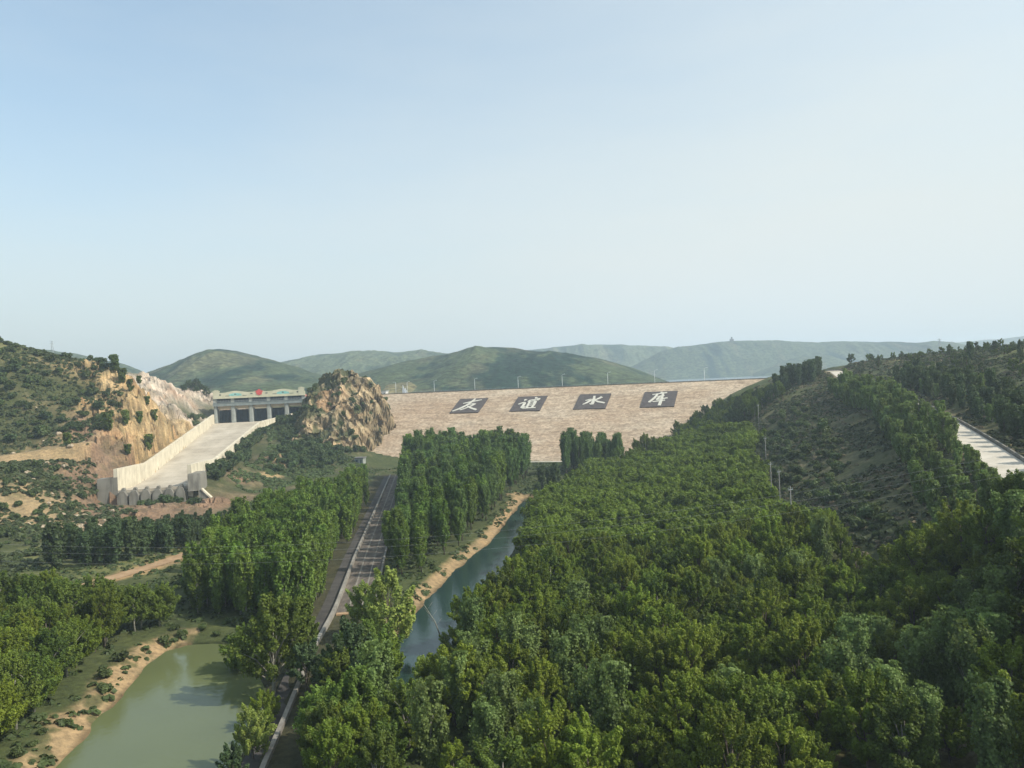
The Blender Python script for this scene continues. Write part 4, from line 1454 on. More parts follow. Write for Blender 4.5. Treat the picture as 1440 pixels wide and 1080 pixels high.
# --- tall grove between canal road and canal
poly = [(-33, 168), (-37, 200), (-57, 380), (-56, 398), (2, 396), (8, 372), (0, 318), (-9, 240), (-22, 178)]
x, y = fill(poly, 4.9, .24, rg, .12)
m = clear_of(x, y, 5, 8.4)
x, y = x[m], y[m]
hole = (np.hypot(x + 14, y - 352) < 9)
x, y = x[~hole], y[~hole]
for i in np.argsort(y)[:290]:
    sc_ = poly_sdf(x[i:i + 1], y[i:i + 1], CANAL)[0]
    d = seg_dist(x[i:i + 1], y[i:i + 1], PARA)[0][0]
    if sc_ < 10:
        lb, gr = 'tall grove poplar with bare trunk in the row above the canal bank', 'grove poplars along the canal bank'
    elif d < 15:
        lb, gr = 'tall grove poplar in the row along right side of the flume', 'grove poplars along the flume'
    elif y[i] > 345:
        lb, gr = 'tallest dark poplar in back rows of the grove before the dam', 'grove poplars nearest the dam'
    else:
        lb, gr = 'tall dark poplar inside the central grove between road and canal', 'poplars inside the central grove'
    f = np.interp(y[i], [170, 230, 330, 390], [.62, .74, .92, 1.12])
    plant('tall_poplar', (VGL if rg.random() < np.interp(y[i], [180, 300], [.75, .12]) else VG)[rg.integers(5)], lb, 'tree', gr, x[i], y[i], rg, (.80 * f, 1.10 * f))
for k, (a, b_, f) in enumerate([(-15, 356, .62), (-12, 344, .55)]):
    plant('broadleaf_tree', VB[k], 'light green rounded tree in the gap of the tall grove' if k == 0 else 'smaller light green bushy tree before the gap in the grove', 'tree', None, a, b_, rg, (1.3, 1.35))
# --- clump right of the canal head
x, y = fill([(22, 352), (26, 386), (52, 382), (48, 350)], 4.8, .3, rg)
for a, b_ in zip(x, y):
    plant('tall_poplar', VG[rg.integers(5)], 'tall dark poplar in the separate clump right of the canal head', 'tree', 'poplars right of the canal head', a, b_, rg, *[(q_, q_ + .02) for q_ in [rg.uniform(.72, .98) - .010 * max(0, a - 30)]])
for a, b_ in [(55, 352), (60, 360), (57, 368), (64, 352), (52, 346), (66, 366), (46, 344)]:
    plant('leafy_tree', VBG[rg.integers(4)], 'mid green tree merging the canal head poplars into the woodland', 'tree', 'trees beside the canal head poplars', a, b_, rg, (.9, 1.25))
for k, (px, py, h) in enumerate([(762, 690, .5), (772, 684, .42), (782, 688, .6), (757, 700, .35)]):
    q = PZ(px, py, .5)
    plant('dark_poplar', VD[k % 3], ['small dark tree standing at the head of the canal', 'thin sapling second right of the canal head', 'dark bushy tree beside the poplar clump right of canal', 'low dark bush tree against the canal head bank'][k], 'tree', None, q[0], q[1], rg, (h * 1.5, h * 1.6))

# --- right hand woodland
rp = [(-27, 78), (-29, 100), (-26, 112), (-19, 128), (-15.5, 112), (-11, 126), (-9, 140), (-3, 152), (-1, 170), (2, 200), (5, 240), (9, 268), (22, 308), (34, 346), (60, 348), (66, 388), (96, 392), (104, 340), (84, 285), (74, 235), (64, 190), (62, 150), (66, 128), (80, 112), (88, 92), (88, 66), (62, 58), (44, 66)]
x, y = fill(rp, 4.75, .36, rg, .3)
m = ~((y < 106) & (x < -24.5 - (y - 85) * .12)) & (poly_sdf(x, y, POND) > 1) & (poly_sdf(x, y, CANAL) > np.interp(y, [120, 140, 300], [2.5, 4.6, 3.2])) & (seg_dist(x, y, PARA)[0] > 5.2)
for hx, hy, hr in [(PZ(800, 860, 1)[0], PZ(800, 860, 1)[1], 3.0), (53, 99, 4.0), (PZ(1290, 940, 4)[0], PZ(1290, 940, 4)[1], 3)]:
    m &= np.hypot(x - hx, y - hy) > hr
m &= rg.random(len(x)) > .06
x, y = x[m], y[m]
order = np.argsort(np.hypot(x, y))
nb = ns = 0
rest = []
zz = ground(x, y)
for i in order:
    px = 720 + FPX * x[i] / y[i]
    silver = (y[i] < 112 and -12 < x[i] < 12 and rg.random() < .35) or (y[i] < 105 and x[i] > 30 and rg.random() < .45) or (rg.random() < .05)
    if silver and ns < 70:
        ns += 1
        near = x[i] > 25
        plant('silver_poplar', VSB[rg.integers(3)], 'grey green silvery poplar in the nearest right corner of woodland' if near else ('grey green silvery poplar at the near edge of woodland below canal' if y[i] < 115 else 'grey green silvery poplar rising among the broadleaf woodland'), 'tree',
              'silvery poplars in the near right corner' if near else ('silvery poplars at the near edge' if y[i] < 115 else 'scattered silvery poplars in the woodland'), x[i], y[i], rg, (.8, 1.12), z=zz[i])
        continue
    dark = rg.random() < .12
    if nb < 298:
        nb += 1
        sc_ = poly_sdf(x[i:i + 1], y[i:i + 1], CANAL)[0]
        if x[i] < -12:
            lb, gr = 'broadleaf tree in the strip between canal road and canal end', 'trees between the road and the canal end'
        elif sc_ < 6:
            lb, gr = 'leafy tree leaning over the right bank of the canal', 'trees on the right canal bank'
        elif x[i] > .31 * y[i]:
            lb, gr = 'yellow green tree at woodland edge under the brown hillside', 'trees along the foot of the brown hillside'
        elif y[i] < 112:
            lb, gr = 'rounded broadleaf tree in the nearest rows of the right woodland', 'nearest woodland trees'
        else:
            lb, gr = 'rounded yellow green tree in the middle of the right woodland', 'trees in the middle of the woodland'
        if dark:
            lb, gr = lb.replace('rounded', 'darker').replace('yellow green', 'dark green').replace('leafy', 'dark leafy').replace('broadleaf', 'dark broadleaf'), 'darker ' + gr
        v = VBG[rg.integers(4)] if (dark or x[i] < -12 and rg.random() < .6) else VB[rg.integers(8)]
        plant('broadleaf_tree', v, lb, 'tree', gr, x[i], y[i], rg, (.64, 1.18), z=zz[i])
    else:
        rest.append((x[i], y[i], zz[i]))
# the rest of the wood, further back, reads as one mass
Vs, Fs, Cs, o0 = [], [], [], 0
for (a, b_, c) in rest:
    lo = broad.__wrapped__ if hasattr(broad, '__wrapped__') else None
    n = 1700
    lob = 22
    c0 = np.stack([rg.normal(0, 1.7, lob), rg.normal(0, 1.7, lob), rg.uniform(3.2, 7.2, lob)], 1)
    k = rg.integers(0, lob, n)
    d = rg.normal(size=(n, 3))
    d /= np.linalg.norm(d, axis=1, keepdims=True)
    d[:, 2] = np.abs(d[:, 2]) * np.where(rg.random(n) < .8, 1, -1)
    s = rg.uniform(.75, 1.1)
    cen = c0[k] + d * np.array([.95, .95, 1.25]) * rg.uniform(.6, 1.1, n)[:, None]
    V, F = quads(cen * s + np.array([a, b_, c]), d + rg.normal(size=d.shape) * .5 + np.array([0, 0, .3]), np.full(n, .42), rg)
    Vs.append(V)
    Fs.append(F + o0)
    o0 += len(V)
    tone = rg.uniform(.12, .62)
    Cs.append(np.repeat(np.clip(tone + rg.normal(0, .15, n) + (rg.random(lob)[k] - .5) * .3, 0, 1), 4))
if rest:
    cc = np.concatenate(Cs)[:, None].repeat(3, 1)
    tag(link('woodland', npmesh('woodland', np.vstack(Vs), np.vstack(Fs), [M['leaf_broad']], col=cc)), 'further back treetops of the right woodland reading as one green mass', 'woodland', None, 'stuff')

# --- left foreground wood
x, y = fill([(-64, 88), (-64, 110), (-70, 140), (-68, 147), (-92, 152), (-112, 152), (-135, 150), (-140, 135), (-112, 80), (-70, 78)], 4.9, .33, rg, .2)
m = clear_of(x, y, 4.5) & (seg_dist(x, y, TRACK)[0] > 4)
x, y = x[m], y[m]
zz = ground(x, y)
for a, b_, c in zip(x, y, zz):
    sd = poly_sdf(np.array([a]), np.array([b_]), POND)[0]
    lb, gr = ('leafy green tree on the tan bank above left side of the green pond', 'trees above the left pond bank') if sd < 17 else (('mid green tree in the left wood near the dirt track', 'left wood trees near the dirt track') if b_ > 138 else ('mid green tree inside the left foreground wood', 'trees inside the left wood'))
    v = VBG[rg.integers(4)] if rg.random() < .65 else VB[rg.integers(6)]
    plant('leafy_tree', v, lb, 'tree', gr, a, b_, rg, (.75, 1.15), z=c)
for k, (px, py, f, v) in enumerate([(225, 882, .9, VBG[0]), (190, 890, .8, VBG[1]), (150, 905, .8, VBG[2])]):
    q = PZ(px, py, .8)
    plant('leafy_tree', v, ['spreading tree at far left corner of the green pond', 'second spreading tree back from pond corner, over pale earth', 'third spreading tree along the bank from pond corner'][k], 'tree', None, q[0], q[1], rg, (f, f + .02))

# --- single trees between pond, road and canal
single = [((385, 968), 1.42, VBG[1], 'leafy_tree', 'tallest dark rounded tree on right bank of the green pond'),
          ((342, 926), .86, VBG[2], 'leafy_tree', 'low spreading tree leaning over the far right corner of the pond'),
          ((420, 945), 1.05, VBG[3], 'leafy_tree', 'mid green tree between the tall pond tree and the road'),
          ((432, 972), .80, VBD[0], 'leafy_tree', 'very dark tree overhanging left edge of the road beside the pond'),
          ((372, 1005), .62, VB[1], 'leafy_tree', 'bright green bushy tree at right edge of the pond'),
          ((355, 1062), .58, VW[1], 'willow_tree', 'small pale yellow green willow at lower right edge of pond'),
          ((327, 1105), .55, VBD[1], 'leafy_tree', 'small dark tree at the bottom of the pond beside the bank'),
          ((374, 1030), .42, VB[3], 'leafy_tree', 'light green bush tree between pond willow and road'),
          ((490, 1000), 1.28, VBD[2], 'leafy_tree', 'big dark dense tree right of the parapet shading the road'),
          ((474, 1010), .80, VBD[0], 'leafy_tree', 'dark tree in front of the big dense tree beside the parapet'),
          ((548, 902), 1.28, VW[0], 'willow_tree', 'large pale yellow green willow at the flume end beside canal'),
          ((520, 892), .86, VW[1], 'willow_tree', 'smaller pale willow left of the large willow at flume end'),
          ((596, 985), .66, VW[0], 'willow_tree', 'pale willow at the near end of the canal'),
          ((530, 968), 1.0, VBG[0], 'leafy_tree', 'mid green tree left of the canal near its end'),
          ((505, 1060), .95, VBG[3], 'leafy_tree', 'mid green tree at bottom of the strip right of the parapet'),
          ((482, 1085), .80, VB[2], 'leafy_tree', 'light green tree at the bottom right of the parapet'),
          ((690, 868), .75, VBG[2], 'leafy_tree', 'dark leafy tree reaching out over the canal water')]
for (px, py), f, v, kd, lb in single:
    q = PZ(px, py, .9)
    plant(kd, v, lb, 'tree', None, q[0], q[1], rg, (f, f + .01), zs=1.05)

# --- rows along the hill road
t = np.linspace(0, 1, 400)
RX, RY, RZ = [np.interp(np.linspace(80, 425, 400), RC[:, 1], RC[:, k]) for k in range(3)]
tx, ty = np.gradient(RX), np.gradient(RY)
l_ = np.hypot(tx, ty)
NXr, NYr = ty / l_, -tx / l_
cnt = 0
for row, (o_far, o_near) in enumerate([(-5.2, -7.5), (-8.4, -11.5), (-11.8, -15.5)]):
    yy_ = 84.0
    while yy_ < 345:
        k = int(np.clip((yy_ - 80) / 345 * 399, 0, 399))
        off = np.interp(yy_, [110, 150, 220, 270], [o_near, o_near + .5, (o_far + o_near) / 2, o_far]) + rg.uniform(-.8, .8)
        a, b_ = RX[k] + NXr[k] * off, RY[k] + NYr[k] * off + rg.uniform(-.8, .8)
        where = 'near end' if yy_ < 190 else ('middle' if yy_ < 290 else 'far end')
        side = ['row nearest the road', 'middle row', 'downhill row'][row]
        plant('silver_poplar', VS[rg.integers(4)], 'slender grey green poplar, %s at %s of the hill road planting' % (side, where), 'tree', 'slender poplars in the %s, %s' % (side, where), a, b_, rg, (.72, 1.05) if yy_ > 175 else ((.50, .72) if row == 0 else (.62, .85)))
        yy_ += rg.uniform(3.2, 5.0)
for row in range(3):
    yy_ = 116.0 + row * 2
    while yy_ < 325:
        k = int(np.clip((yy_ - 80) / 345 * 399, 0, 399))
        off = 9.2 + row * 4.0 + rg.uniform(-.9, 1.2)
        a, b_ = RX[k] + NXr[k] * off, RY[k] + NYr[k] * off
        plant('dark_poplar', VD[rg.integers(3)] if rg.random() < .7 else VS[rg.integers(4)], ['dark roadside poplar just above the kerb wall', 'dark poplar in second row above the hill road', 'dark poplar in the upper row above the hill road'][row], 'tree', ['dark poplars just above the kerb wall', 'dark poplars in the second row', 'dark poplars in the upper row'][row], a, b_, rg, (.6, .82))
        yy_ += rg.uniform(4.5, 8.0)

# --- right abutment and hill trees
x, y = fill([(78, 400), (108, 362), (140, 390), (152, 440), (118, 446), (92, 432)], 5.2, .4, rg)
zz = ground(x, y)
# the wood thins out below the crest: only low growth stands against the dam face
cap = EYE - np.interp(x / y, [.13, .2, .235, .26, .31, .335], [84, 66, 44, 30, 20, 12]) / FPX * y - zz
cap = cap * rg.uniform(.5, 1.12, len(x))
m = cap > 3.0
x, y, zz, cap = x[m], y[m], zz[m], cap[m]
CAPH = dict(zip(zip(x, y), cap))
for a, b_, c in zip(x, y, zz):
    v = VBD[rg.integers(3)] if rg.random() < .5 else VBG[rg.integers(4)]
    lb, gr = ('dark tree high on wooded abutment beside the dam crest', 'trees high on the right abutment') if c > 22 else ('dark tree low on wooded abutment at the dam face edge', 'trees low on the right abutment')
    plant('hillside_tree', v, lb, 'tree', gr, a, b_, rg, *[(q_ * .85, q_) for q_ in [min(1.0, CAPH[(a, b_)] / 10.0)]], z=c)
for k in range(16):
    px = 1090 + k * 4.1 + rg.uniform(-1.5, 1.5)
    q = PY(px, 545, 405 + rg.uniform(-8, 12))
    plant('dark_poplar', VD[k % 3], 'very dark tree in the skyline clump at right end of dam', 'tree', 'dark clump at the right end of the dam', q[0], q[1], rg, (.72, 1.0))
x, y = fill([(128, 180), (150, 260), (172, 330), (182, 400), (200, 440), (250, 430), (240, 330), (200, 240), (160, 170)], 11.5, .45, rg)
zz = ground(x, y)
for a, b_, c in zip(x, y, zz):
    up_ = a > 185
    plant('hillside_tree', VT[rg.integers(4)], 'small green tree scattered on the upper right hillside below skyline' if up_ else 'small green tree on the right hillside above the roadside poplars', 'tree', 'small trees on the upper right hillside' if up_ else 'small trees on the lower right hillside', a, b_, rg, (.45, .85) if not up_ else (.3, .62), z=c)
for k, (px, py, Y, f, lb) in enumerate([(1197, 514, 440, .85, 'round dark tree on skyline just right of the hill road crest'), (1256, 508, 425, .7, 'round tree on skyline at middle of the right hill'), (1365, 508, 330, .9, 'tall narrow tree below the skyline on the right hill'),
                                        (1387, 494, 340, .62, 'left one of the paired skyline trees on right hill'), (1399, 493, 340, .55, 'right one of the paired skyline trees on right hill'), (1280, 510, 400, .62, 'round green tree on brow of right hill beside bare earth'), (1225, 512, 430, .6, 'low dark tree among reddish bushes on right skyline'), (1240, 511, 430, .5, 'lowest tree of the reddish skyline thicket')]):
    q = PY(px, py, Y)
    plant('hillside_tree', VD[0] if k == 2 else (VBD[k % 3] if k % 2 == 0 else VT[k % 4]), lb, 'tree', None, q[0], q[1], rg, (f * .8, f * .8 + .02), zs=1.0)

# --- shrubs
SHM = [shrub_mesh('shrub', 2.2, 3.2, 700, 300 + k, M['leaf_shrub'], .36) for k in range(5)]
SHD = [shrub_mesh('shrub', 2.6, 3.4, 700, 310 + k, M['leaf_dark'], .38) for k in range(3)]
PINE = [poplar(6, 2.6, 1800, 330 + k, M['leaf_mid'], M['bark'], .36, .04, 'pine') for k in range(3)]


SHQ = []


def shrub(meshes, label, group, x, y, rg, sc, z=None):
    s = rg.uniform(*sc)
    SHQ.append((s / math.hypot(x, y), meshes[rg.integers(len(meshes))], label, group, x, y, (gz(x, y) if z is None else z) - .1, s, s * rg.uniform(.75, 1.2), rg.uniform(0, 6.28)))


def shrub_object(me, label, group, x, y, z, s, s2, rz):
    o = link('shrub', me)
    o.location = (x, y, z)
    o.rotation_euler = (0, 0, rz)
    o.scale = (s, s, s2)
    return tag(o, label, 'shrub', group)


x, y = fill([(60, 118), (64, 150), (68, 190), (80, 240), (92, 290), (104, 345), (128, 350), (116, 290), (100, 235), (84, 190), (72, 140)], 4.6, .48, rg)
m = rg.random(len(x)) < .85
x, y = x[m], y[m]
for a, b_, c in zip(x, y, ground(x, y)):
    nr = b_ < 200
    shrub(SHM if rg.random() < .7 else SHD, 'grey green shrub on the near part of the brown slope' if nr else 'grey green shrub on the far part of the brown slope', 'shrubs on the near brown slope' if nr else 'shrubs on the far brown slope', a, b_, rg, (.45, 1.3), c)
x, y = fill([(-290, 420), (-230, 430), (-200, 400), (-190, 360), (-215, 345), (-260, 340), (-290, 360)], 6.2, .48, rg)
m = rg.random(len(x)) < .8
x, y = x[m], y[m]
for a, b_, c in zip(x, y, ground(x, y)):
    up_ = c > 48
    shrub(SHD if rg.random() < .35 else SHM, 'dark shrub on upper part of the left hill' if up_ else 'dark shrub on lower part of left hill above the dirt bench', 'dark shrubs on the upper left hill' if up_ else 'dark shrubs above the dirt bench', a, b_, rg, (.6, 1.9), c)
x, y = fill([(-230, 300), (-190, 318), (-165, 300), (-140, 250), (-125, 185), (-150, 175), (-190, 210)], 6.5, .48, rg)
m = rg.random(len(x)) < .7
x, y = x[m], y[m]
for a, b_, c in zip(x, y, ground(x, y)):
    up_ = b_ > 255
    shrub(SHM, 'green shrub on tan earth below the dirt bench' if up_ else 'low green shrub in the grassy ground left of dark poplars', 'shrubs below the dirt bench' if up_ else 'shrubs in the left grassland', a, b_, rg, (.5, 1.5), c)
x, y = fill([(190, 300), (200, 440), (260, 430), (270, 330), (215, 250)], 8, .48, rg)
for a, b_, c in zip(x, y, ground(x, y)):
    shrub(SHM, 'low shrub on the grassy crown of the right hill', 'shrubs on the right hill crown', a, b_, rg, (.4, 1.0), c)
x, y = fill([(-64, 92), (-62, 108), (-66, 128), (-66, 142), (-52, 148), (-46, 143), (-60, 140), (-63, 125), (-60, 105), (-58, 92)], 2.6, .45, rg)
m = clear_of(x, y, 1.2) & (rg.random(len(x)) < .75)
x, y = x[m], y[m]
for a, b_, c in zip(x, y, ground(x, y)):
    far_ = b_ > 136
    shrub(SHM, 'green bush in the growth at the far end of the green pond' if far_ else 'green bush on the tan left bank of the green pond', 'bushes at the far end of the pond' if far_ else 'bushes on the left pond bank', a, b_, rg, (.3, .95), c)
# bushes against the right chute wall and between chute and rock
for s in np.linspace(105, 238, 30):
    for o in range(2):
        q = SO + SD * (s + rg.uniform(-3, 3)) + SE * (float(chute_w(s)) + 3.5 + o * 4 + rg.uniform(-1, 2))
        shrub(SHD if rg.random() < .6 else SHM, 'dense dark bush against outer side of right chute wall' if o == 0 else 'dark bush second out from the right chute wall', 'bushes against the right chute wall' if o == 0 else 'bushes in the second line by the chute', q[0], q[1], rg, (.9, 1.7))
x, y = fill([(-152, 500), (-120, 520), (-104, 455), (-88, 425), (-106, 385), (-122, 380), (-128, 430)], 4.3, .48, rg)
m = rg.random(len(x)) < .75
x, y = x[m], y[m]
for a, b_, c in zip(x, y, ground(x, y)):
    shrub(SHD, 'dark bush on the slope between chute and rock outcrop', 'bushes between the chute and the rock', a, b_, rg, (.8, 1.9), c)
# shrubs growing on the outcrop
cand = RO_V[(RO_V[:, 2] > 12) & (RO_V[:, 2] < 52) & (RO_V[:, 1] < 512) & (RO_V[:, 0] < -76) & (RO_V[:, 0] > -138)]
for k in range(64):
    q = cand[rg.integers(len(cand))]
    left = q[0] < -108
    shrub(SHD, 'dark bush rooted on left flank of the rock outcrop' if left else 'dark bush rooted in clefts on right flank of the rock outcrop', 'bushes on the left flank of the rock' if left else 'bushes on the right flank of the rock', q[0], q[1], rg, (.5, 1.35), float(q[2]) - .3)
for x_ in np.linspace(-134, -84, 34):
    y_ = np.interp(x_, [-134, -110, -95, -84], [464, 448, 451, 470]) + rg.uniform(-4, 3)
    shrub(SHD if rg.random() < .5 else SHM, 'dark bush in the thicket along the foot of the rock outcrop', 'bushes at the foot of the rock outcrop', x_, y_, rg, (.7, 1.7))
for k, (u_, v_) in enumerate([(9.5, 6), (12.5, 7.5), (15.5, 5.5), (18.5, 7), (21.0, 6), (24, 8), (28, 9), (30.5, 12), (22, 11), (16, 11)]):
    q = SO + SD * (SLEN + v_) + SE * u_
    shrub(SHD if k % 2 else SHM, 'bushy growth in front of the grey piers at the chute lip', 'bushes before the chute lip piers', q[0], q[1], rg, (.9, 1.5))
# conifers on the excavated cliff
PN = [((160, 522), 425, 1.5, 'pair of joined dark trees on the ridge above the quarry face'), ((172, 545), 415, 1.35, 'young pine high on the ochre face, left of two'), ((184, 552), 415, 1.0, 'young pine high on the ochre face, right of two'), ((196, 540), 470, .85, 'small dark pine on edge of the pinkish rubble'),
      ((207, 570), 440, .9, 'young pine at upper right edge of the ochre face'), ((152, 607), 375, 1.5, 'tall young pine low on left of the ochre face'), ((176, 598), 388, 1.2, 'young pine at middle of the ochre face, left of three'), ((196, 595), 395, 1.0, 'young pine at middle of the ochre face, centre of three'),
      ((218, 592), 410, 1.1, 'young pine at middle of the ochre face, right of three'), ((210, 632), 372, 1.35, 'tall young pine standing just above the left chute wall'), ((180, 640), 355, .9, 'small pine at the foot of the ochre face'), ((95, 628), 345, 1.0, 'dark round pine beside the dirt bench')]
for k, ((px, py), Y, f, lb) in enumerate(PN):
    # find where the sight line meets the slope so the foot stands on the ground
    ys = np.linspace(250, 560, 400)
    a, b_ = ray(px, py)
    g_ = ground(a * ys, ys)
    hit = np.where(EYE + b_ * ys < g_)[0]
    Y = ys[hit[0]] if len(hit) else Y
    plant('pine_tree', PINE[k % 3], lb, 'tree', None, a * Y, Y, rg, (f * .85, f * .85 + .02), sxy=1.25)
for k in range(14):
    q = PY(258 + k * 2.6 + rg.uniform(-1, 1), 572, 585 + rg.uniform(0, 25))
    plant('hillside_tree', VBD[k % 3], 'dark tree in the thicket between pink rubble and gatehouse', 'tree', 'thicket left of the gatehouse', q[0], q[1], rg, (.55, .95))
for k in range(9):
    s = rg.uniform(8, 60)
    q = SO + SD * s - SE * rg.uniform(4, 9)
    shrub(SHD, 'dark bush behind upper end of left chute wall', 'bushes behind the left chute wall', q[0], q[1], rg, (.9, 1.6))

SHQ.sort(key=lambda q: -q[0])
for q in SHQ[:298]:
    shrub_object(*q[1:])
Vs, Fs, Cs, o0 = [], [], [], 0
for _, me, _, _, x, y, z, s, s2, rz in SHQ[298:]:
    V = np.empty(len(me.vertices) * 3, np.float32)
    me.vertices.foreach_get('co', V)
    c4 = np.empty(len(me.vertices) * 4, np.float32)
    me.color_attributes['Col'].data.foreach_get('color', c4)
    V = V.reshape(-1, 3)
    c_, s_ = math.cos(rz), math.sin(rz)
    V = np.stack([(V[:, 0] * c_ - V[:, 1] * s_) * s + x, (V[:, 0] * s_ + V[:, 1] * c_) * s + y, V[:, 2] * s2 + z], 1)
    Vs.append(V)
    Cs.append(c4.reshape(-1, 4)[:, 0] * .8 + rg.uniform(-.1, .3))
    Fs.append(np.arange(len(V)).reshape(-1, 4) + o0)
    o0 += len(V)
tag(link('bushes', npmesh('bushes', np.vstack(Vs), np.vstack(Fs), [M['leaf_shrub']], col=np.clip(np.concatenate(Cs), 0, 1)[:, None].repeat(3, 1))), 'smaller and further bushes scattered over the hillsides', 'bushes', None, 'stuff')

# --- fine scrub and grass tufts, one uncountable cover
def tufts(name, x, y, mat, size, per, hgt, label):
    z = ground(x, y)
    n = len(x) * per
    cen = np.repeat(np.stack([x, y, z], 1), per, 0)
    sc_ = np.repeat(rg.uniform(.5, 1.5, len(x)), per)[:, None]
    d = rg.normal(size=(n, 3))
    d[:, 2] = np.abs(d[:, 2])
    d /= np.linalg.norm(d, axis=1, keepdims=True)
    cen = cen + d * np.array([.55, .55, hgt]) * sc_
    V, F = quads(cen, d + np.array([0, 0, .5]), size * sc_[:, 0], rg)
    tone = np.repeat(np.clip(np.repeat(rg.uniform(.2, .8, len(x)), per) + rg.normal(0, .12, n), 0, 1), 4)
    tag(link(name, npmesh(name, V, F, [mat], col=tone[:, None].repeat(3, 1))), label, 'scrub', None, 'stuff')


def scatter(poly, n, ok=None):
    P2 = np.array(poly)
    x = rg.uniform(P2[:, 0].min(), P2[:, 0].max(), n)
    y = rg.uniform(P2[:, 1].min(), P2[:, 1].max(), n)
    m = poly_sdf(x, y, poly) < 0
    if ok is not None:
        m &= ok(x, y)
    return x[m], y[m]


cov = lambda s, seed, th: (lambda x, y: (fbm(xyz(x, y, s=1 / s), 3, seed) > th) & (seg_dist(x, y, ROADC)[0] > 4.5) & (poly_sdf(x, y, POND) > 1) & (poly_sdf(x, y, CANAL) > 1) & (seg_dist(x, y, TRACK)[0] > 3) & (seg_dist(x, y, PARA)[0] > 8.5))
RS = [(52, 100), (60, 118), (64, 186), (80, 240), (90, 300), (100, 350), (90, 400), (120, 440), (160, 440), (185, 440), (270, 460), (290, 360), (220, 230), (150, 140), (100, 100), (78, 80)]
a = scatter(RS, 34000, cov(9, 401, -.2))
tufts('scrub', a[0], a[1], M['leaf_scrub'], .55, 9, .5, 'green scrub covering the right hillside')
a = scatter(RS, 20000, cov(8, 402, -.1))
tufts('dry_scrub', a[0], a[1], M['leaf_dry'], .5, 8, .35, 'brownish dry scrub covering the right hillside')
LS = [(-330, 330), (-300, 470), (-222, 440), (-196, 395), (-190, 345), (-130, 270), (-122, 190), (-135, 160), (-190, 170), (-260, 240)]
a = scatter(LS, 26000, lambda x, y: (fbm(xyz(x, y, s=1 / 10.0), 3, 403) > -.22) & (seg_dist(x, y, BENCH)[0] > 4) & (seg_dist(x, y, [(p_[0], p_[1] - 8) for p_ in BENCH])[0] > 5))
tufts('scrub', a[0], a[1], M['leaf_scrub'], .75, 9, .6, 'green scrub covering the left hillside')
CS = [(-160, 505), (-118, 522), (-104, 458), (-84, 440), (-80, 415), (-112, 330), (-128, 345), (-135, 430)]
a = scatter(CS, 12000, lambda x, y: fbm(xyz(x, y, s=1 / 9.0), 3, 406) > -.25)
tufts('scrub', a[0], a[1], M['leaf_shrub'], .7, 9, .5, 'green scrub on the slope between spillway and rock outcrop')
VF = [(-145, 90), (-130, 190), (-110, 270), (-80, 420), (-20, 430), (60, 400), (70, 250), (58, 120), (50, 80), (-110, 70)]
a = scatter(VF, 30000, cov(6, 404, -.15))
tufts('grass', a[0], a[1], M['leaf_shrub'], .5, 8, .35, 'rough grass and weeds covering the valley floor')

# ------------------------------------------------------------------ poles, masts, cables
def pole_parts(h):
    b = MB()
    b.tube([(0, 0, -.5), (0, 0, h)], [.15, .09], 8)
    a = b.mesh('pole', M['pole'])
    b = MB()
    b.box(-.6, .6, -.05, .05, h - .75, h - .65)
    c = b.mesh('cross_arm', M['rail'])
    b = MB()
    for x_ in (-.5, 0, .5):
        b.tube([(x_, 0, h - .6), (x_, 0, h - .32)], [.06, .04], 6)
    d = b.mesh('insulator', M['rail'])
    return [('pole', a), ('cross_arm', c), ('insulator', d)]


UPP = pole_parts(13)
for px, py, Y, lb in [(1067, 594, 340, 'pale utility pole highest up, beside dark abutment trees'), (1077, 642, 262, 'pale utility pole second from the top, over terraced trees'), (1085, 690, 215, 'pale utility pole halfway down edge of the woodland'), (1097, 702, 200, 'pale utility pole at foot of the brown slope'), (1115, 770, 165, 'faint utility pole nearest the bare gully')]:
    q = PY(px, py, Y)
    t = thing('utility_pole', lb, 'utility pole', (q[0], q[1], gz(q[0], q[1])), .3, 'utility poles along the woodland edge')
    for nm, me in UPP:
        link(nm, me, t)
b = MB()
for k, (p0, p1, p2, lb) in enumerate([((-60, 762), (640, 752), (1500, 622), 'uppermost thin power cable strung across the valley'), ((-60, 772), (640, 762), (1500, 636), 'middle thin power cable strung across the valley'), ((-60, 786), (640, 776), (1500, 652), 'lowest thin power cable strung across the valley')]):
    A_, B_ = PY(*p0, 118), PY(*p2, 96)
    mid = PY(*p1, 108)
    pts = []
    for t_ in np.linspace(-.25, 1.25, 31):
        # parabola through the three points
        l0, l1, l2 = (t_ - .5) * (t_ - 1) / .5, t_ * (t_ - 1) / -.25, t_ * (t_ - .5) / .5
        pts.append(tuple(A_[j] * l0 + mid[j] * l1 + B_[j] * l2 for j in range(3)))
    c = MB()
    c.tube(pts, .008, 5)
    tag(c.build('power_cable', M['cable']), lb, 'power cable', 'power cables across the valley')


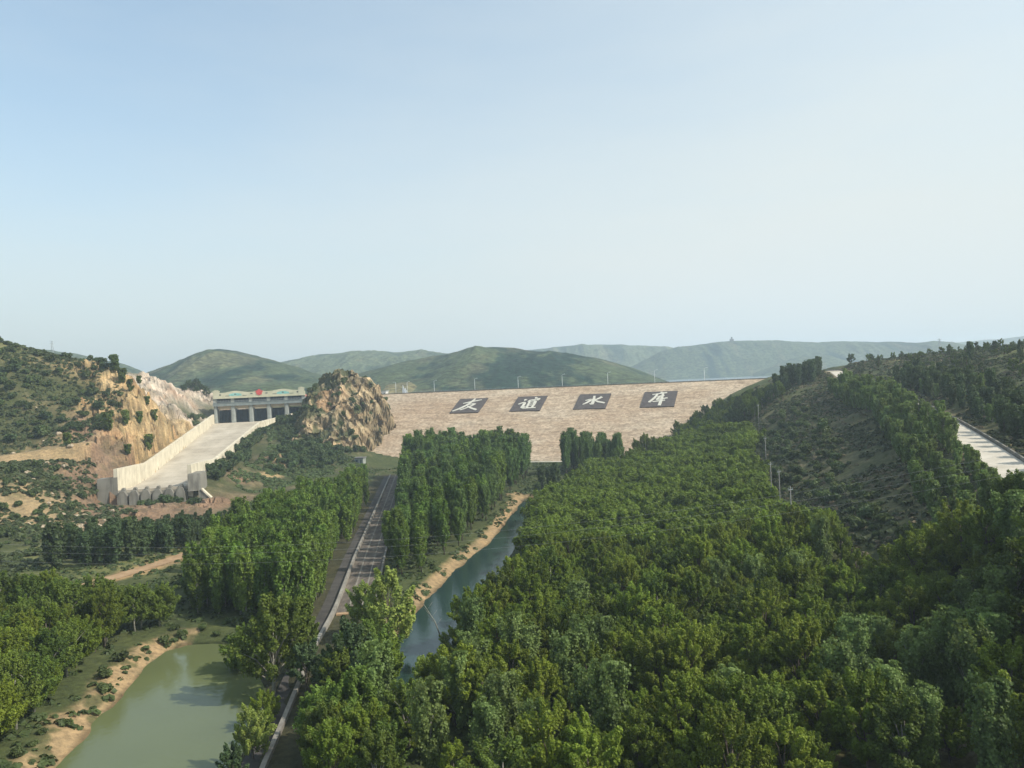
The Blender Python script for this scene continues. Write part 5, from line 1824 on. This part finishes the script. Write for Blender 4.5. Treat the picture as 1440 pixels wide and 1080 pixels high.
def mast(name, label, loc, h, w, mat, arms=2):
    t = thing(name, label, 'mast', loc, .4)
    b = MB()
    c4 = [(-1, -1), (1, -1), (1, 1), (-1, 1)]
    lev = np.linspace(0, 1, 7)
    for cx, cy2 in c4:
        b.tube([(cx * w * .5, cy2 * w * .5, -1), (cx * w * .12, cy2 * w * .12, h)], w * .045, 4)
    for q0, q1 in zip(lev[:-1], lev[1:]):
        s0, s1 = w * (.5 - .38 * q0), w * (.5 - .38 * q1)
        for j in range(4):
            A_, B_ = c4[j], c4[(j + 1) % 4]
            b.tube([(A_[0] * s0, A_[1] * s0, h * q0), (B_[0] * s1, B_[1] * s1, h * q1)], w * .03, 4)
    b.build('lattice', mat, t)
    b = MB()
    for j in range(arms):
        z_ = h * (.97 - .14 * j)
        b.tube([(-w * .8, 0, z_), (w * .8, 0, z_)], w * .05, 4)
        b.tube([(0, -w * .8, z_), (0, w * .8, z_)], w * .05, 4)
    b.build('cross_arm', mat, t)
    return t


q = PY(74, 499, 440)
mast('radio_mast', 'pale lattice mast standing on the left hill skyline', (q[0], q[1], gz(q[0], q[1]) - .5), 8.5, 1.6, M['rail'])
q = PY(1322, 500, 1000)
mast('power_pylon', 'faint thin lattice pylon beyond the right hill, taller one', (q[0], q[1], 33), q[2] - 33 + 22, 4.0, M['rail'], 3)
q = PY(1339, 498, 1100)
mast('power_pylon', 'faint thin lattice pylon beyond the right hill, shorter one', (q[0], q[1], 33), q[2] - 33 + 18, 3.6, M['rail'], 3)
q = PY(1029, 479.5, 2345)
t = thing('hilltop_tower', 'tiny square tower on top of the far hill right of the dam', 'tower', (q[0], q[1], q[2] - 5))
b = MB()
b.box(-5, 5, -4, 4, 0, 11)
b.build('wall', M['roof_grey'], t)
b = MB()
b.box(-2, 2, -2, 2, 11.002, 17)
b.build('turret', M['roof_grey'], t)

# bare dead branches leaning over the canal
for k, (px, py, dx, h, lb) in enumerate([(622, 898, -3.0, 6.0, 'bare dead trunk leaning left over the dark canal'), (660, 890, -2.2, 4.5, 'smaller bare dead trunk at the canal bank')]):
    q = PZ(px, py, -.5)
    b = MB()
    b.tube([(0, 0, -.5), (dx * .4, .2, h * .5), (dx, .3, h)], [.13, .09, .03], 6)
    for j in range(5):
        f = .35 + .12 * j
        b.tube([(dx * f, .2, h * f), (dx * f + (-1) ** j * 1.0, .4, h * f + 1.3)], [.05, .015], 4)
    tag(b.build('dead_tree', M['pale_bark']), lb, 'dead tree').location = q

# boulders under the ochre face and the rubble
BL = []
for k in range(3):
    rgk = np.random.default_rng(500 + k)
    nu, nv = 14, 9
    vs = [(0, 0, -.5)]
    V = []
    for j in range(nv):
        ph = -PI / 2 + PI * (j + .5) / nv
        for i in range(nu):
            V.append((math.cos(ph) * math.cos(2 * PI * i / nu), math.cos(ph) * math.sin(2 * PI * i / nu), math.sin(ph) * .7))
    V = np.array(V)
    cv, _ = cells(V * 1.4 + k * 5, 70 + k)
    V = V * (.75 + .5 * cv[:, None])
    idx = np.arange(nu * nv).reshape(nv, nu)
    F = np.stack([idx[:-1], np.roll(idx[:-1], -1, 1), np.roll(idx[1:], -1, 1), idx[1:]], -1).reshape(-1, 4)
    F = np.vstack([F, [[idx[-1][i], idx[-1][i + 1], idx[-1][nu - 2 - i], idx[-1][nu - 1 - i]] for i in range(nu // 2 - 1)]])
    BL.append(npmesh('boulder', V, F, [M['boulder']] if 'boulder' in M else [M.setdefault('boulder', simple_mat('pale_boulder', [(0.3, (.26, .20, .13)), (0.7, (.46, .38, .28))], 1.2, .9, bumpd=.1))]))
for k in range(34):
    px, py = rg.uniform(20, 160), rg.uniform(680, 740)
    q = PZ(px, py, 4)
    o = link('boulder', BL[k % 3])
    o.location = (q[0], q[1], gz(q[0], q[1]) + .2)
    o.scale = [rg.uniform(.5, 1.5)] * 3
    o.rotation_euler = (0, 0, rg.uniform(0, 6))
    tag(o, 'tan boulder fallen below the dirt bench on the left', 'boulder', 'boulders below the dirt bench')

# ------------------------------------------------------------------ air
def build_haze():
    b = MB()
    b.box(-5400, 5400, -5400, 5400, -9, 230)
    m = bpy.data.materials.new('haze')
    m.use_nodes = True
    nt = m.node_tree
    nt.nodes.clear()
    out = nt.nodes.new('ShaderNodeOutputMaterial')
    pv = nt.nodes.new('ShaderNodeVolumePrincipled')
    pv.inputs['Color'].default_value = (.72, .85, .98, 1)
    pv.inputs['Density'].default_value = HAZE
    pv.inputs['Anisotropy'].default_value = .25
    nt.links.new(pv.outputs[0], out.inputs['Volume'])
    o = b.build('haze', m)
    tag(o, kind='stuff')


HAZE = 0.00024
build_haze()

# ------------------------------------------------------------------ light, sky, camera
sc = bpy.context.scene
SUN_AZ, SUN_EL = R(107), R(43)
w = bpy.data.worlds.new('World')
sc.world = w
w.use_nodes = True
nt = w.node_tree
bg = nt.nodes['Background']
VEIL = (3.4, 3.65, 3.6)
sky = nt.nodes.new('ShaderNodeTexSky')
sky.sky_type = 'NISHITA'
sky.sun_disc = False
sky.sun_elevation = SUN_EL
sky.sun_rotation = SUN_AZ
sky.altitude = 200
sky.air_density = 1.0
sky.dust_density = 4.0
sky.ozone_density = 1.0
# high haze veil: whiter towards the horizon and towards the sun, uneven as cirrus is
tcw = nt.nodes.new('ShaderNodeTexCoord')
sx = nt.nodes.new('ShaderNodeSeparateXYZ')
nt.links.new(tcw.outputs['Generated'], sx.inputs[0])


def mrange(src, a, b, c, d):
    m_ = nt.nodes.new('ShaderNodeMapRange')
    m_.interpolation_type = 'SMOOTHSTEP'
    for k_, v_ in zip(('From Min', 'From Max', 'To Min', 'To Max'), (a, b, c, d)):
        m_.inputs[k_].default_value = v_
    nt.links.new(src, m_.inputs['Value'])
    return m_.outputs['Result']


def madd(a, b):
    m_ = nt.nodes.new('ShaderNodeMath')
    m_.operation = 'ADD'
    m_.use_clamp = True
    nt.links.new(a, m_.inputs[0])
    nt.links.new(b, m_.inputs[1])
    return m_.outputs[0]


veil = noise_tex(nt, 1.5, 6, .58, coord='Generated', stretch=(1.0, 1.5, 4.5))
vf = madd(madd(mrange(sx.outputs['Z'], 0.0, .46, .84, .26), mrange(sx.outputs['X'], -.55, .55, -.06, .36)), mrange(veil.outputs['Fac'], .35, .7, -.05, .08))
tint = mix(nt, sky.outputs[0], (.90, 1.07, 1.02), 1.0, 'MULTIPLY')
nt.links.new(mix(nt, tint, VEIL, vf), bg.inputs['Color'])
bg.inputs['Strength'].default_value = 0.15

sun = bpy.data.lights.new('sun', 'SUN')
sun.energy = 3.2
sun.angle = R(0.8)
sun.color = (1.0, .93, .82)
so = bpy.data.objects.new('sun', sun)
C.objects.link(so)
sd = Vector((math.sin(SUN_AZ) * math.cos(SUN_EL), math.cos(SUN_AZ) * math.cos(SUN_EL), math.sin(SUN_EL)))
so.rotation_euler = sd.to_track_quat('Z', 'Y').to_euler()
so.location = (300, -100, 400)

cam = bpy.data.cameras.new('camera')
cam.sensor_width = 36.0
cam.lens = 36.0 * FPX / 1440.0
cam.clip_start = 0.5
cam.clip_end = 20000
co = bpy.data.objects.new('camera', cam)
C.objects.link(co)
rt, up_, bk = Vector((cr, 0, -sr)), Vector((sr, 0, cr)), Vector((0, -1, 0))
co.matrix_world = Matrix(((rt.x, up_.x, bk.x, 0), (rt.y, up_.y, bk.y, 0), (rt.z, up_.z, bk.z, EYE), (0, 0, 0, 1)))
sc.camera = co

sc.view_settings.view_transform = 'Standard'
sc.view_settings.look = 'None'
sc.view_settings.exposure = 0.66
sc.view_settings.gamma = 1.0
sc.cycles.use_denoising = True
sc.cycles.max_bounces = 6
sc.cycles.volume_bounces = 1
sc.cycles.transparent_max_bounces = 8
